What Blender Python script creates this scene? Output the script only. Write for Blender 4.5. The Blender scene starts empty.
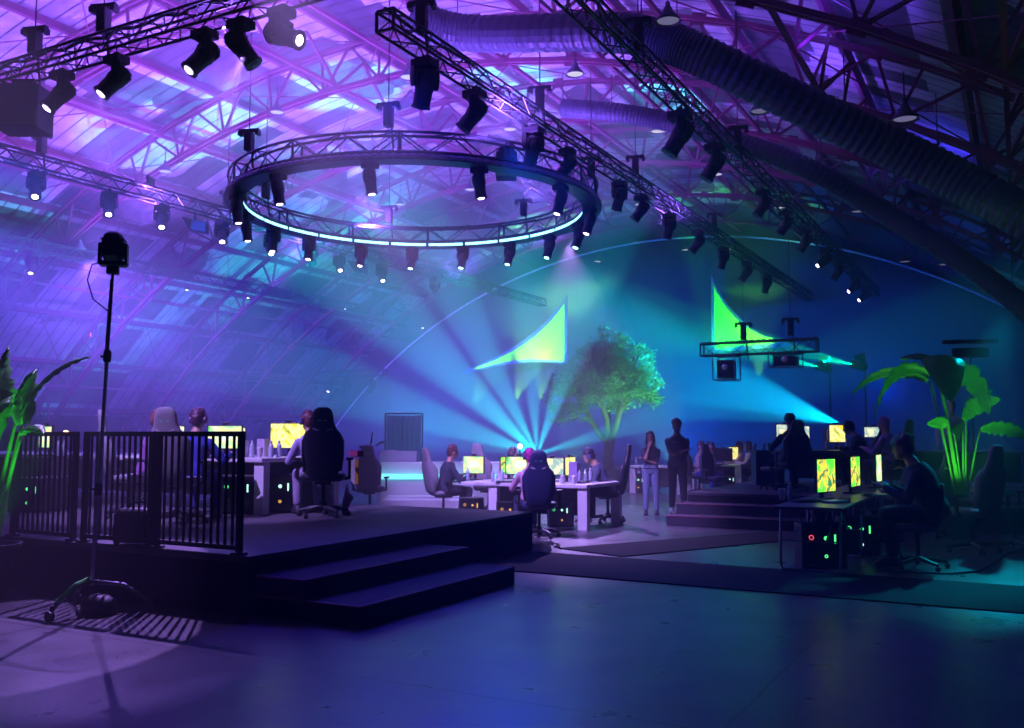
import bpy, bmesh, math, random
from mathutils import Vector, Matrix, Euler
random.seed(7)
S = bpy.context.scene
COL = S.collection
PI = math.pi
# ---------------------------------------------------------------- camera model (hall axis = +Y, metres)
F = 930.0; PITCH = math.atan(71 / 930.0); YAW = math.radians(28.6); CH = 1.55
def ray(x, y):
    a = (x - 512) / F; b = -(y - 364) / F
    X, Y, Z = a, math.cos(PITCH) - b * math.sin(PITCH), math.sin(PITCH) + b * math.cos(PITCH)
    c, s = math.cos(YAW), math.sin(YAW)
    return (X * c - Y * s, X * s + Y * c, Z)
def G(x, y, z=0.0):
    r = ray(x, y); t = (z - CH) / r[2]; return Vector((r[0] * t, r[1] * t, z))
def W(x, y, D):
    r = ray(x, y); t = D / r[1]; return Vector((r[0] * t, D, CH + r[2] * t))
def XP(x, y, X0):
    r = ray(x, y); t = X0 / r[0]; return Vector((X0, r[1] * t, CH + r[2] * t))
XC, ZC = -15.5, -16.6           # axis of the arched roof
def CYL(x, y, R):
    r = ray(x, y); a = r[0]**2 + r[2]**2; ox = -XC; oz = CH - ZC
    b = 2 * (r[0] * ox + r[2] * oz); c = ox * ox + oz * oz - R * R
    t = (-b + math.sqrt(b * b - 4 * a * c)) / (2 * a)
    return Vector((r[0] * t, r[1] * t, CH + r[2] * t))
def at(x, d, z):                # picture column x at distance d along the view, height z
    r = ray(x, 434); c, s = math.cos(YAW), math.sin(YAW)
    X = (x - 512) / F * d * 1.0
    return Vector((X * c - d * s, X * s + d * c, z))
def arc(X, R):
    return ZC + math.sqrt(R * R - (X - XC)**2)
# ---------------------------------------------------------------- materials
MATS = {}
def mat(name, col, rough=0.6, metal=0.0, noise=0.12, nscale=8.0, bump=0.0, spec=None, emit=None, estr=0.0, trans=0.0):
    if name in MATS: return MATS[name]
    m = bpy.data.materials.new(name); m.use_nodes = True
    nt = m.node_tree; N = nt.nodes; L = nt.links
    p = N['Principled BSDF']
    p.inputs['Roughness'].default_value = rough; p.inputs['Metallic'].default_value = metal
    if spec is not None: p.inputs['Specular IOR Level'].default_value = spec
    tc = N.new('ShaderNodeTexCoord'); no = N.new('ShaderNodeTexNoise')
    no.inputs['Scale'].default_value = nscale; no.inputs['Detail'].default_value = 4
    L.new(tc.outputs['Object'], no.inputs['Vector'])
    mx = N.new('ShaderNodeMix'); mx.data_type = 'RGBA'
    mx.inputs['A'].default_value = (*[c * (1 - noise) for c in col], 1)
    mx.inputs['B'].default_value = (*[min(1, c * (1 + noise)) for c in col], 1)
    L.new(no.outputs['Fac'], mx.inputs['Factor']); L.new(mx.outputs['Result'], p.inputs['Base Color'])
    if bump:
        b = N.new('ShaderNodeBump'); b.inputs['Strength'].default_value = bump
        L.new(no.outputs['Fac'], b.inputs['Height']); L.new(b.outputs['Normal'], p.inputs['Normal'])
    if emit:
        p.inputs['Emission Color'].default_value = (*emit, 1); p.inputs['Emission Strength'].default_value = estr
    if trans:
        out = N['Material Output']; tr = N.new('ShaderNodeBsdfTranslucent'); ms = N.new('ShaderNodeMixShader')
        tr.inputs['Color'].default_value = (*col, 1); ms.inputs[0].default_value = trans
        L.new(p.outputs[0], ms.inputs[1]); L.new(tr.outputs[0], ms.inputs[2]); L.new(ms.outputs[0], out.inputs['Surface'])
    MATS[name] = m; return m
def glow(name, col, s, sample=False):
    if name in MATS: return MATS[name]
    m = bpy.data.materials.new(name); m.use_nodes = True
    nt = m.node_tree; nt.nodes.clear()
    e = nt.nodes.new('ShaderNodeEmission'); o = nt.nodes.new('ShaderNodeOutputMaterial')
    e.inputs[0].default_value = (*col, 1); e.inputs[1].default_value = s
    nt.links.new(e.outputs[0], o.inputs[0])
    if not sample: m.cycles.emission_sampling = 'NONE'
    MATS[name] = m; return m
def screen_mat(name, cols, s, scale=4.0):
    if name in MATS: return MATS[name]
    m = bpy.data.materials.new(name); m.use_nodes = True
    nt = m.node_tree; nt.nodes.clear(); N = nt.nodes; L = nt.links
    tc = N.new('ShaderNodeTexCoord'); mp = N.new('ShaderNodeMapping'); no = N.new('ShaderNodeTexNoise')
    mp.inputs['Location'].default_value = (random.random() * 9, random.random() * 9, random.random() * 9)
    no.inputs['Scale'].default_value = scale * .75; no.inputs['Detail'].default_value = 3; no.inputs['Roughness'].default_value = .55; no.inputs['Distortion'].default_value = .9
    rp = N.new('ShaderNodeValToRGB'); rp.color_ramp.interpolation = 'EASE'
    el = rp.color_ramp.elements
    el[0].position = 0.36; el[0].color = (*cols[0], 1); el[1].position = 0.64; el[1].color = (*cols[-1], 1)
    for i, c in enumerate(cols[1:-1]):
        x = el.new(0.36 + 0.28 * (i + 1) / (len(cols) - 1)); x.color = (*c, 1)
    e = N.new('ShaderNodeEmission'); o = N.new('ShaderNodeOutputMaterial'); e.inputs[1].default_value = s
    L.new(tc.outputs['Object'], mp.inputs[0]); L.new(mp.outputs[0], no.inputs['Vector']); L.new(no.outputs['Fac'], rp.inputs[0])
    L.new(rp.outputs[0], e.inputs[0]); L.new(e.outputs[0], o.inputs[0])
    MATS[name] = m; return m
# ---------------------------------------------------------------- mesh builder
def basis(d):
    d = Vector(d).normalized(); u = Vector((0, 0, 1)) if abs(d.z) < 0.9 else Vector((1, 0, 0))
    a = d.cross(u).normalized(); return a, d.cross(a).normalized()
class MB:
    def __init__(s): s.v = []; s.f = []
    def box(s, c, d, rot=None, pivot=None):
        b = len(s.v); c = Vector(c); R = rot.to_matrix() if isinstance(rot, Euler) else (rot or Matrix.Identity(3))
        for i in (-.5, .5):
            for j in (-.5, .5):
                for k in (-.5, .5): s.v.append(c + R @ Vector((i * d[0], j * d[1], k * d[2])))
        for q in ((0, 1, 3, 2), (4, 6, 7, 5), (0, 4, 5, 1), (2, 3, 7, 6), (0, 2, 6, 4), (1, 5, 7, 3)): s.f.append([b + t for t in q])
        return s
    def bar(s, p, q, w, h=None):
        p, q = Vector(p), Vector(q); d = q - p; h = h or w
        a, c = basis(d); b = len(s.v)
        for e in (p, q):
            for i, j in ((-1, -1), (1, -1), (1, 1), (-1, 1)): s.v.append(e + a * i * w / 2 + c * j * h / 2)
        for q_ in ((0, 1, 5, 4), (1, 2, 6, 5), (2, 3, 7, 6), (3, 0, 4, 7), (3, 2, 1, 0), (4, 5, 6, 7)): s.f.append([b + t for t in q_])
        return s
    def tube(s, p, q, r, r2=None, n=8):
        return s.path([p, q], [r, r if r2 is None else r2], n)
    def path(s, pts, r, n=8):
        pts = [Vector(p) for p in pts]; k = len(pts)
        if not isinstance(r, (list, tuple)): r = [r] * k
        b = len(s.v); pa = None
        for i, p in enumerate(pts):
            d = pts[min(i + 1, k - 1)] - pts[max(i - 1, 0)]
            if d.length < 1e-9: d = Vector((0, 0, 1))
            a, c = basis(d)
            if pa is not None:
                a2 = pa - d.normalized() * pa.dot(d.normalized())
                if a2.length > 1e-6: a = a2.normalized(); c = d.normalized().cross(a)
            pa = a
            for j in range(n):
                t = 2 * PI * j / n; s.v.append(p + (a * math.cos(t) + c * math.sin(t)) * r[i])
        for i in range(k - 1):
            for j in range(n):
                j2 = (j + 1) % n; s.f.append([b + i * n + j, b + i * n + j2, b + (i + 1) * n + j2, b + (i + 1) * n + j])
        s.f.append([b + j for j in reversed(range(n))]); s.f.append([b + (k - 1) * n + j for j in range(n)])
        return s
    def lathe(s, prof, c=(0, 0, 0), n=20, R=None, cap=True):
        b = len(s.v); c = Vector(c)
        for r, z in prof:
            for j in range(n):
                t = 2 * PI * j / n; p = Vector((r * math.cos(t), r * math.sin(t), z))
                s.v.append(c + (R @ p if R else p))
        for i in range(len(prof) - 1):
            for j in range(n):
                j2 = (j + 1) % n; s.f.append([b + i * n + j, b + i * n + j2, b + (i + 1) * n + j2, b + (i + 1) * n + j])
        if cap: s.f.append([b + j for j in reversed(range(n))]); s.f.append([b + (len(prof) - 1) * n + j for j in range(n)])
        return s
    def ball(s, c, r, sc=(1, 1, 1), n=12, R=None):
        m = n // 2; prof = [(max(1e-4, math.sin(PI * i / m)), -math.cos(PI * i / m)) for i in range(m + 1)]
        b = len(s.v); c = Vector(c)
        for q, z in prof:
            for j in range(n):
                t = 2 * PI * j / n; p = Vector((q * math.cos(t) * r * sc[0], q * math.sin(t) * r * sc[1], z * r * sc[2]))
                s.v.append(c + (R @ p if R else p))
        for i in range(m):
            for j in range(n):
                j2 = (j + 1) % n; s.f.append([b + i * n + j, b + i * n + j2, b + (i + 1) * n + j2, b + (i + 1) * n + j])
        s.f.append([b + j for j in reversed(range(n))]); s.f.append([b + m * n + j for j in range(n)])
        return s
    def loft(s, rings, n=16, e=2.6):      # ring = (center, half width x, half width y, [tilt about x])
        b = len(s.v)
        for rg in rings:
            c, wx, wy = Vector(rg[0]), rg[1], rg[2]; tl = rg[3] if len(rg) > 3 else 0
            Rm = Matrix.Rotation(tl, 3, 'X')
            for j in range(n):
                t = 2 * PI * j / n; ct, st = math.cos(t), math.sin(t)
                s.v.append(c + Rm @ Vector((wx * math.copysign(abs(ct)**(2 / e), ct), wy * math.copysign(abs(st)**(2 / e), st), 0)))
        for i in range(len(rings) - 1):
            for j in range(n):
                j2 = (j + 1) % n; s.f.append([b + i * n + j, b + i * n + j2, b + (i + 1) * n + j2, b + (i + 1) * n + j])
        s.f.append([b + j for j in reversed(range(n))]); s.f.append([b + (len(rings) - 1) * n + j for j in range(n)])
        return s
    def poly(s, pts, depth):               # planar outline pts (3-D) extruded by vector depth
        b = len(s.v); n = len(pts); depth = Vector(depth)
        s.v += [Vector(p) for p in pts] + [Vector(p) + depth for p in pts]
        s.f.append(list(range(b, b + n))); s.f.append([b + n + i for i in reversed(range(n))])
        for i in range(n):
            j = (i + 1) % n; s.f.append([b + j, b + i, b + n + i, b + n + j])
        return s
    def mesh(s, name, smooth=False):
        me = bpy.data.meshes.new(name); me.from_pydata([tuple(v) for v in s.v], [], s.f); me.update()
        if smooth: me.polygons.foreach_set('use_smooth', [True] * len(me.polygons))
        return me
    def build(s, name, m, parent=None, smooth=False, bevel=0, loc=None, fix=True):
        me = s.mesh(name, smooth); me.materials.append(m)
        if fix:
            bm = bmesh.new(); bm.from_mesh(me); bmesh.ops.recalc_face_normals(bm, faces=bm.faces); bm.to_mesh(me); bm.free()
        o = bpy.data.objects.new(name, me); COL.objects.link(o)
        if parent: o.parent = parent
        if loc is not None: o.location = loc
        if bevel:
            b = o.modifiers.new('bevel', 'BEVEL'); b.width = bevel; b.segments = 2; b.limit_method = 'ANGLE'
        if smooth: 
            try:
                a = me.attributes.get('sharp_face')
            except Exception: pass
        return o
def tag(o, label=None, cat=None, group=None, kind=None):
    if label: o['label'] = label
    if cat: o['category'] = cat
    if group: o['group'] = group
    if kind: o['kind'] = kind
    return o
def empty(name, loc, rz=0, label=None, cat=None, group=None):
    o = bpy.data.objects.new(name, None); COL.objects.link(o); o.location = loc; o.rotation_euler = (0, 0, rz)
    o.empty_display_size = 0.1
    return tag(o, label, cat, group)
def dup(o, parent=None):
    c = o.copy(); COL.objects.link(c); c.parent = parent
    for ch in o.children: dup(ch, c)
    return c
def struct(o): o['kind'] = 'structure'; return o
_proto = {}
def use(key, maker, loc, rz, label, group=None, scale=1.0, flag={}):
    """first use moves the prototype itself, later uses copy it with all its parts"""
    if key not in _proto:
        _proto[key] = maker(); r = _proto[key]
    else:
        r = dup(_proto[key])
    r.location = loc; r.rotation_euler = (0, 0, rz); r.scale = (scale,) * 3
    tag(r, label, None, group)
    return r
def spot(loc, tgt, col, power, ang=30, blend=0.5, size=0.06):
    l = bpy.data.lights.new('stage_or_fill_light', 'SPOT'); l.color = col; l.energy = power
    l.spot_size = math.radians(ang); l.spot_blend = blend; l.shadow_soft_size = size
    o = bpy.data.objects.new('stage_or_fill_light', l); COL.objects.link(o); o.location = loc
    o.rotation_euler = (Vector(tgt) - Vector(loc)).to_track_quat('-Z', 'Y').to_euler(); return o
def point(loc, col, power, size=0.1):
    l = bpy.data.lights.new('lamp_light', 'POINT'); l.color = col; l.energy = power; l.shadow_soft_size = size
    o = bpy.data.objects.new('lamp_light', l); COL.objects.link(o); o.location = loc; return o
# ---------------------------------------------------------------- shared materials
M = dict(
    black=mat('black_paint', (0.02, 0.02, 0.024), 0.5), dark=mat('dark_plastic', (0.03, 0.03, 0.035), 0.45),
    steel=mat('rust_red_steel', (0.22, 0.025, 0.10), 0.6, noise=0.3), purlin=mat('purlin_paint', (0.24, 0.035, 0.12), 0.7, noise=0.3, nscale=2),
    alu=mat('dull_aluminium', (0.22, 0.22, 0.26), 0.45, 0.6), chrome=mat('chrome', (0.6, 0.6, 0.65), 0.2, 1.0),
    trussblack=mat('black_truss_paint', (0.045, 0.05, 0.06), 0.4, 0.3),
    white=mat('white_laminate', (0.75, 0.75, 0.78), 0.35, noise=0.04), carpet=mat('black_carpet', (0.022, 0.02, 0.026), 0.75, noise=0.3, nscale=60, bump=0.2, spec=0.25),
    stage=mat('stage_top', (0.10, 0.09, 0.11), 0.7, noise=0.35, nscale=3, spec=0.25),
    curtain=mat('black_curtain', (0.16, 0.17, 0.20), 0.9, noise=0.1, nscale=2, spec=0.1),
    lens=glow('lens_violet', (0.75, 0.6, 1.0), 14), lensc=glow('lens_cyan', (0.3, 0.95, 1.0), 14), lensoff=mat('lens_off', (0.1, 0.1, 0.14), 0.1),
    strip=glow('led_strip', (0.25, 0.75, 1.0), 5), bulb=glow('pendant_bulb', (0.85, 0.82, 1.0), 1.1),
    skin=mat('skin', (0.50, 0.28, 0.20), 0.5), skind=mat('skin_brown', (0.24, 0.12, 0.08), 0.5),
    chairblack=mat('black_leather', (0.025, 0.026, 0.04), 0.4), chairgrey=mat('grey_fabric', (0.25, 0.25, 0.28), 0.85),
    led_g=glow('led_green', (0.1, 1.0, 0.3), 1.6), led_w=glow('led_white', (0.5, 1.0, 0.8), 1.8), led_o=glow('led_amber', (1.0, 0.5, 0.1), 1.5), led_r=glow('led_red', (1.0, 0.1, 0.15), 1.4),
)
# ================================================================ SETTING
HX0, HX1, HY0, HY1 = -40.2, 9.2, -9.0, 45.0
def floor_material():
    m = bpy.data.materials.new('polished_concrete'); m.use_nodes = True
    nt = m.node_tree; N = nt.nodes; L = nt.links; p = N['Principled BSDF']
    g = N.new('ShaderNodeNewGeometry'); no = N.new('ShaderNodeTexNoise'); no.inputs['Scale'].default_value = 0.9; no.inputs['Detail'].default_value = 8
    L.new(g.outputs['Position'], no.inputs['Vector'])
    rp = N.new('ShaderNodeValToRGB'); rp.color_ramp.elements[0].position = 0.3; rp.color_ramp.elements[0].color = (0.07, 0.07, 0.075, 1)
    rp.color_ramp.elements[1].position = 0.75; rp.color_ramp.elements[1].color = (0.15, 0.15, 0.16, 1)
    L.new(no.outputs['Fac'], rp.inputs[0])
    n2 = N.new('ShaderNodeTexNoise'); n2.inputs['Scale'].default_value = 2.2; n2.inputs['Detail'].default_value = 5
    L.new(g.outputs['Position'], n2.inputs['Vector'])
    mr = N.new('ShaderNodeMapRange'); mr.inputs['To Min'].default_value = 0.2; mr.inputs['To Max'].default_value = 0.42
    L.new(n2.outputs['Fac'], mr.inputs['Value']); L.new(mr.outputs[0], p.inputs['Roughness'])
    # saw-cut joints every 5.6 m, slightly wandering
    sx = N.new('ShaderNodeSeparateXYZ'); L.new(g.outputs['Position'], sx.inputs[0])
    def joint(out, off, per):
        a = N.new('ShaderNodeMath'); a.operation = 'ADD'; a.inputs[1].default_value = off; L.new(out, a.inputs[0])
        w = N.new('ShaderNodeMath'); w.operation = 'MULTIPLY_ADD'; w.inputs[1].default_value = 0.06; L.new(n2.outputs['Fac'], w.inputs[0]); L.new(a.outputs[0], w.inputs[2])
        q = N.new('ShaderNodeMath'); q.operation = 'PINGPONG'; q.inputs[1].default_value = per / 2; L.new(w.outputs[0], q.inputs[0])
        c = N.new('ShaderNodeMath'); c.operation = 'LESS_THAN'; c.inputs[1].default_value = 0.012; L.new(q.outputs[0], c.inputs[0]); return c.outputs[0]
    j1 = joint(sx.outputs['Y'], -4.93, 5.6); j2 = joint(sx.outputs['X'], 7.0, 5.6)
    mxm = N.new('ShaderNodeMath'); mxm.operation = 'MAXIMUM'; L.new(j1, mxm.inputs[0]); L.new(j2, mxm.inputs[1])
    mx = N.new('ShaderNodeMix'); mx.data_type = 'RGBA'; L.new(mxm.outputs[0], mx.inputs['Factor']); L.new(rp.outputs[0], mx.inputs['A']); mx.inputs['B'].default_value = (0.03, 0.03, 0.03, 1)
    L.new(mx.outputs['Result'], p.inputs['Base Color'])
    n3 = N.new('ShaderNodeTexNoise'); n3.inputs['Scale'].default_value = 26; n3.inputs['Detail'].default_value = 4; L.new(g.outputs['Position'], n3.inputs['Vector'])
    b = N.new('ShaderNodeBump'); b.inputs['Strength'].default_value = 0.10; b.inputs['Distance'].default_value = 0.02; L.new(n3.outputs['Fac'], b.inputs['Height']); L.new(b.outputs[0], p.inputs['Normal'])
    return m
def deck_material():
    m = bpy.data.materials.new('roof_decking'); m.use_nodes = True
    nt = m.node_tree; N = nt.nodes; L = nt.links; p = N['Principled BSDF']; p.inputs['Roughness'].default_value = 0.75; p.inputs['Specular IOR Level'].default_value = 0.2
    uv = N.new('ShaderNodeUVMap'); uv.uv_map = 'UVMap'; sx = N.new('ShaderNodeSeparateXYZ'); L.new(uv.outputs[0], sx.inputs[0])
    def m_(op, a, b=None):
        q = N.new('ShaderNodeMath'); q.operation = op
        for i, t in enumerate((a, b)):
            if t is None: continue
            if isinstance(t, (int, float)): q.inputs[i].default_value = t
            else: L.new(t, q.inputs[i])
        return q.outputs[0]
    u, v = sx.outputs['X'], sx.outputs['Y']
    # board joints
    jf = m_('LESS_THAN', m_('FRACT', m_('DIVIDE', v, 0.5)), 0.11)
    bi = m_('FLOOR', m_('DIVIDE', v, 0.5))
    wn = N.new('ShaderNodeTexWhiteNoise'); wn.noise_dimensions = '1D'; L.new(bi, wn.inputs['W'])
    # replaced panels, darker, in bands between the purlins
    pu = m_('FLOOR', m_('DIVIDE', u, 2.7)); pv = m_('FLOOR', m_('DIVIDE', v, 0.84))
    cb = N.new('ShaderNodeCombineXYZ'); L.new(pu, cb.inputs[0]); L.new(pv, cb.inputs[1])
    w2 = N.new('ShaderNodeTexNoise'); w2.noise_dimensions = '3D'; w2.inputs['Scale'].default_value = 3.37; w2.inputs['Detail'].default_value = 0; L.new(cb.outputs[0], w2.inputs['Vector'])
    pn = N.new('ShaderNodeTexNoise'); pn.inputs['Scale'].default_value = 0.16; pn.inputs['Detail'].default_value = 1; L.new(uv.outputs[0], pn.inputs['Vector'])
    thr = m_('MULTIPLY', m_('SUBTRACT', pn.outputs['Fac'], 0.40), 4.5)
    patch = m_('LESS_THAN', w2.outputs['Fac'], m_('ADD', 0.36, m_('MULTIPLY', thr, 0.3)))
    inner = m_('MULTIPLY', patch, m_('GREATER_THAN', m_('PINGPONG', u, 1.35), 0.35))
    sn = N.new('ShaderNodeTexNoise'); sn.inputs['Scale'].default_value = 1.6; sn.inputs['Detail'].default_value = 6; L.new(uv.outputs[0], sn.inputs['Vector'])
    mr = N.new('ShaderNodeMapRange'); mr.inputs['From Min'].default_value = 0.3; mr.inputs['From Max'].default_value = 0.7; mr.inputs['To Min'].default_value = 0.45; mr.inputs['To Max'].default_value = 0.8
    L.new(sn.outputs['Fac'], mr.inputs['Value'])
    val = m_('MULTIPLY', mr.outputs[0], m_('ADD', 0.8, m_('MULTIPLY', wn.outputs['Value'], 0.2)))
    val = m_('MULTIPLY', val, m_('SUBTRACT', 1.0, m_('MULTIPLY', jf, 0.82)))
    val = m_('MULTIPLY', val, m_('SUBTRACT', 1.0, m_('MULTIPLY', inner, 0.8)))
    cc = N.new('ShaderNodeCombineColor'); L.new(val, cc.inputs[0]); L.new(m_('MULTIPLY', val, 0.95), cc.inputs[1]); L.new(val, cc.inputs[2])
    L.new(cc.outputs[0], p.inputs['Base Color']); return m
# floor
fl = MB().box(((HX0 + HX1) / 2, (HY0 + HY1) / 2, -0.1), (HX1 - HX0 + 1.6, HY1 - HY0 + 1.6, 0.2)).build('floor', floor_material()); struct(fl)
# arched roof deck (comes down to the ground on both sides)
RD = 29.75
def roof():
    a0 = math.acos((0 - ZC - 0.0) / RD); n = 72; v = []; f = []; uvs = []
    ys = [HY0 - 0.4, HY1 + 0.4]
    for t in (0, 0.25):
        for i in range(n + 1):
            a = -a0 + 2 * a0 * i / n
            for y in ys: v.append((XC + (RD + t) * math.sin(a), y, ZC + (RD + t) * math.cos(a) - 0.02)); uvs.append((RD * a + 50, y + 20))
    k = (n + 1) * 2
    for i in range(n):
        f.append((2 * i, 2 * i + 1, 2 * i + 3, 2 * i + 2)); f.append((k + 2 * i, k + 2 * i + 2, k + 2 * i + 3, k + 2 * i + 1))
    for e in (0, 1):
        for i in range(n): f.append((2 * i + e, 2 * i + 2 + e, k + 2 * i + 2 + e, k + 2 * i + e))
    me = bpy.data.meshes.new('ceiling'); me.from_pydata(v, [], f); uvl = me.uv_layers.new(name='UVMap')
    for lp in me.loops: uvl.data[lp.index].uv = uvs[lp.vertex_index]
    me.materials.append(deck_material()); o = bpy.data.objects.new('ceiling', me); COL.objects.link(o); return struct(o)
roof()
def end_wall(name, y, th, m, R=RD):
    a0 = math.acos(-ZC / R) ; pts = [Vector((XC + R * math.sin(a0 * i / 40), y, max(0, ZC + R * math.cos(a0 * i / 40)))) for i in range(-40, 41)]
    return MB().poly(pts, (0, th, 0)).build(name, m)
wallm = mat('dark_end_wall', (0.10, 0.10, 0.12), 0.8, noise=0.3, nscale=1.5)
struct(end_wall('wall_back', HY1, 0.2, wallm)); struct(end_wall('wall_front', HY0 - 0.2, 0.2, wallm))
# curtain on the end wall, gently pleated, top edge following the arch
def curtain():
    R = 28.0; a0 = math.acos(-ZC / R); v = []; f = []; n = 620; x0 = XC - R * math.sin(a0) + .1; x1 = XC + R * math.sin(a0) - .1
    nz = 6
    for i in range(n + 1):
        x = x0 + (x1 - x0) * i / n; zt = arc(x, R) ; y = 44.55 + 0.012 * math.sin(x * 9) + 0.012 * math.sin(x * 3.7)
        for k in range(nz + 1): v.append((x, y + 0.02 * math.sin(k * 1.3 + x), 0.02 + (zt - 0.02) * k / nz))
    for i in range(n):
        for k in range(nz):
            a = i * (nz + 1) + k; f.append((a, a + nz + 1, a + nz + 2, a + 1))
    b = MB(); b.v = v; b.f = f; o = b.build('stage_curtain', M['curtain'], smooth=True, fix=False)
    s = o.modifiers.new('thick', 'SOLIDIFY'); s.thickness = 0.02
    tag(o, 'huge dark curtain covering the whole arched end wall', 'curtain')
    b = MB(); pts = [(x0 + (x1 - x0) * i / 90, 44.45, arc(x0 + (x1 - x0) * i / 90, R) + 0.02) for i in range(91)]
    b.path(pts, 0.055, 6).build('hanging_pipe', mat('pale_pipe', (0.9, 0.85, 0.95), 0.6), o, smooth=True)
curtain()
# arched roof trusses
RBOT, RTOP = 28.15, 29.35
def rib(y, label):
    root = empty('roof_truss', (XC, y, 0), 0, label, 'roof truss', 'arched roof trusses')
    a0 = math.radians(53); NS = 52
    P = lambda R, a: Vector((R * math.sin(a), 0, ZC + R * math.cos(a)))
    for nm, R, w in (('bottom_chord', RBOT, 0.14), ('top_chord', RTOP, 0.12)):
        b = MB()
        for s in (-1, 1):
            q = [P(R, -a0 + 2 * a0 * i / 26) + Vector((0, s * 0.09, 0)) for i in range(27)]
            for i in range(26): b.bar(q[i], q[i + 1], 0.07, w * .8)
        b.build(nm, M['steel'], root)
    b = MB(); g = b
    for i in range(NS):
        a, a2 = -a0 + 2 * a0 * i / NS, -a0 + 2 * a0 * (i + 1) / NS
        if i % 2 == 0: b.bar(P(RBOT, a), P(RTOP, a2), 0.065)
        else: b.bar(P(RTOP, a), P(RBOT, a2), 0.065)
        if i % 2 == 0: b.bar(P(RBOT, a), P(RTOP, a), 0.06)
        g.box(P(RBOT, a) if i % 2 == 0 else P(RTOP, a), (0.34, 0.03, 0.3), Euler((0, a, 0)))
    b.build('web_lattice', M['steel'], root)
names = {5.3: 'arched red steel roof truss nearest the camera, almost overhead', 10.4: 'arched red steel roof truss passing close overhead in front of the speaker truss',
 15.5: 'arched red steel roof truss beside the big air duct', 20.6: 'arched red steel roof truss crossing above the light ring',
 25.7: 'arched red steel roof truss just beyond the light ring', 30.8: 'arched red steel roof truss, third from the curtain', 35.9: 'arched red steel roof truss, second from the curtain', 41.2: 'arched red steel roof truss nearest the end curtain'}
for y, l in names.items(): rib(y, l)
# purlins under the deck + lower longitudinal ties, a few with knee braces
k = 0
for i in range(-9, 10):
    a = i * 2.72 / 29.5 - 0.03; k += 1
    c = Vector((XC + 29.52 * math.sin(a), (HY0 + HY1) / 2, ZC + 29.52 * math.cos(a)))
    struct(MB().box(c, (0.11, HY1 - HY0, 0.22), Euler((0, a, 0))).build('trim_%d' % k, M['purlin']))
for i in (-8, -6, -4, -2.7, -0.55, 0.45, 1.45, 2.5, 3.5, 4.5, 6, 7.3):
    a = i * 2.72 / 28.1; k += 1
    P = lambda R, y: Vector((XC + R * math.sin(a), y, ZC + R * math.cos(a)))
    b = MB().bar(P(28.25, HY0), P(28.25, HY1), 0.085, 0.10)
    if i in (-4, -0.55, 2.5, 4.5, 6):
        y = 5.3
        while y < 41:
            for q in range(4):
                y1, y2 = y + q * 1.275, y + (q + 1) * 1.275
                b.bar(P(28.25, y1) if q % 2 == 0 else P(29.4, y1), P(29.4, y2) if q % 2 == 0 else P(28.25, y2), 0.07)
            y += 5.1
    struct(b.build('trim_%d' % k, M['steel']))
# wind bracing rods between ribs in the plane of the lower chords
k += 1; b = MB()
for y in (10.4, 15.5, 20.6, 25.7, 30.8, 35.9):
    for i in range(-8, 8, 2):
        a, a2 = i * 2.72 / 28.1, (i + 2) * 2.72 / 28.1
        Q = lambda R, a, y: Vector((XC + R * math.sin(a), y, ZC + R * math.cos(a)))
        b.bar(Q(29.2, a, y), Q(29.2, a2, y + 5.1), 0.028); b.bar(Q(29.2, a2, y), Q(29.2, a, y + 5.1), 0.028)
struct(b.build('trim_%d' % k, M['steel']))

# ================================================================ DUCTS
def duct(pts, r, label):
    P = [Vector(p) for p in pts]; out = []
    for i in range(len(P) - 1):                                   # Catmull-Rom
        p0, p1, p2, p3 = P[max(i - 1, 0)], P[i], P[i + 1], P[min(i + 2, len(P) - 1)]
        for j in range(14):
            t = j / 14; out.append(0.5 * ((2 * p1) + (p2 - p0) * t + (2 * p0 - 5 * p1 + 4 * p2 - p3) * t * t + (3 * p1 - p0 - 3 * p2 + p3) * t**3))
    out.append(P[-1]); q = []; rr = []
    for i in range(len(out) - 1):
        for j in range(4):
            q.append(out[i].lerp(out[i + 1], j / 4)); rr.append(r * (1.0 + (0.03 if j % 4 in (0, 1) else -0.02)))
    root = MB().path(q, rr, 18).build('air_duct', mat('duct_skin', (0.07, 0.075, 0.12), 0.45, noise=0.2, nscale=3), smooth=False)
    tag(root, label, 'air duct')
    for i in range(0, len(out), 12):
        p = out[i]; zt = arc(p.x, RBOT)
        if zt > p.z + 0.1: MB().tube(p + Vector((0, 0, r)), (p.x, p.y, zt), 0.012, n=4).build('hanger_rod', M['dark'], root)
duct([(-10.6, 15.1, 10.05), (-9.6, 15.8, 9.75), (-6.6, 15.7, 9.1), (-5.5, 15.75, 8.72), (-4.7, 15.95, 8.3), (-2.8, 17.0, 7.2), (-1.1, 17.7, 6.2), (0.6, 17.7, 4.9), (3.6, 17.9, 2.6)], 0.36, 'big ribbed air duct curving down along the roof above the black truss')
p1 = CYL(563, 108, 27.2); p2 = CYL(620, 113, 27.2); p3 = CYL(668, 122, 27.2); p4 = CYL(730, 140, 27); p5 = CYL(800, 165, 26.8); p6 = CYL(880, 210, 26.6)
duct([p1, p2, p3, p4, p5, p6, p6 + Vector((2.6, .3, -2.2)), p6 + Vector((5.2, .4, -5.4))], 0.24, 'thinner ribbed air duct behind the big one, near the roof peak')
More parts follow.
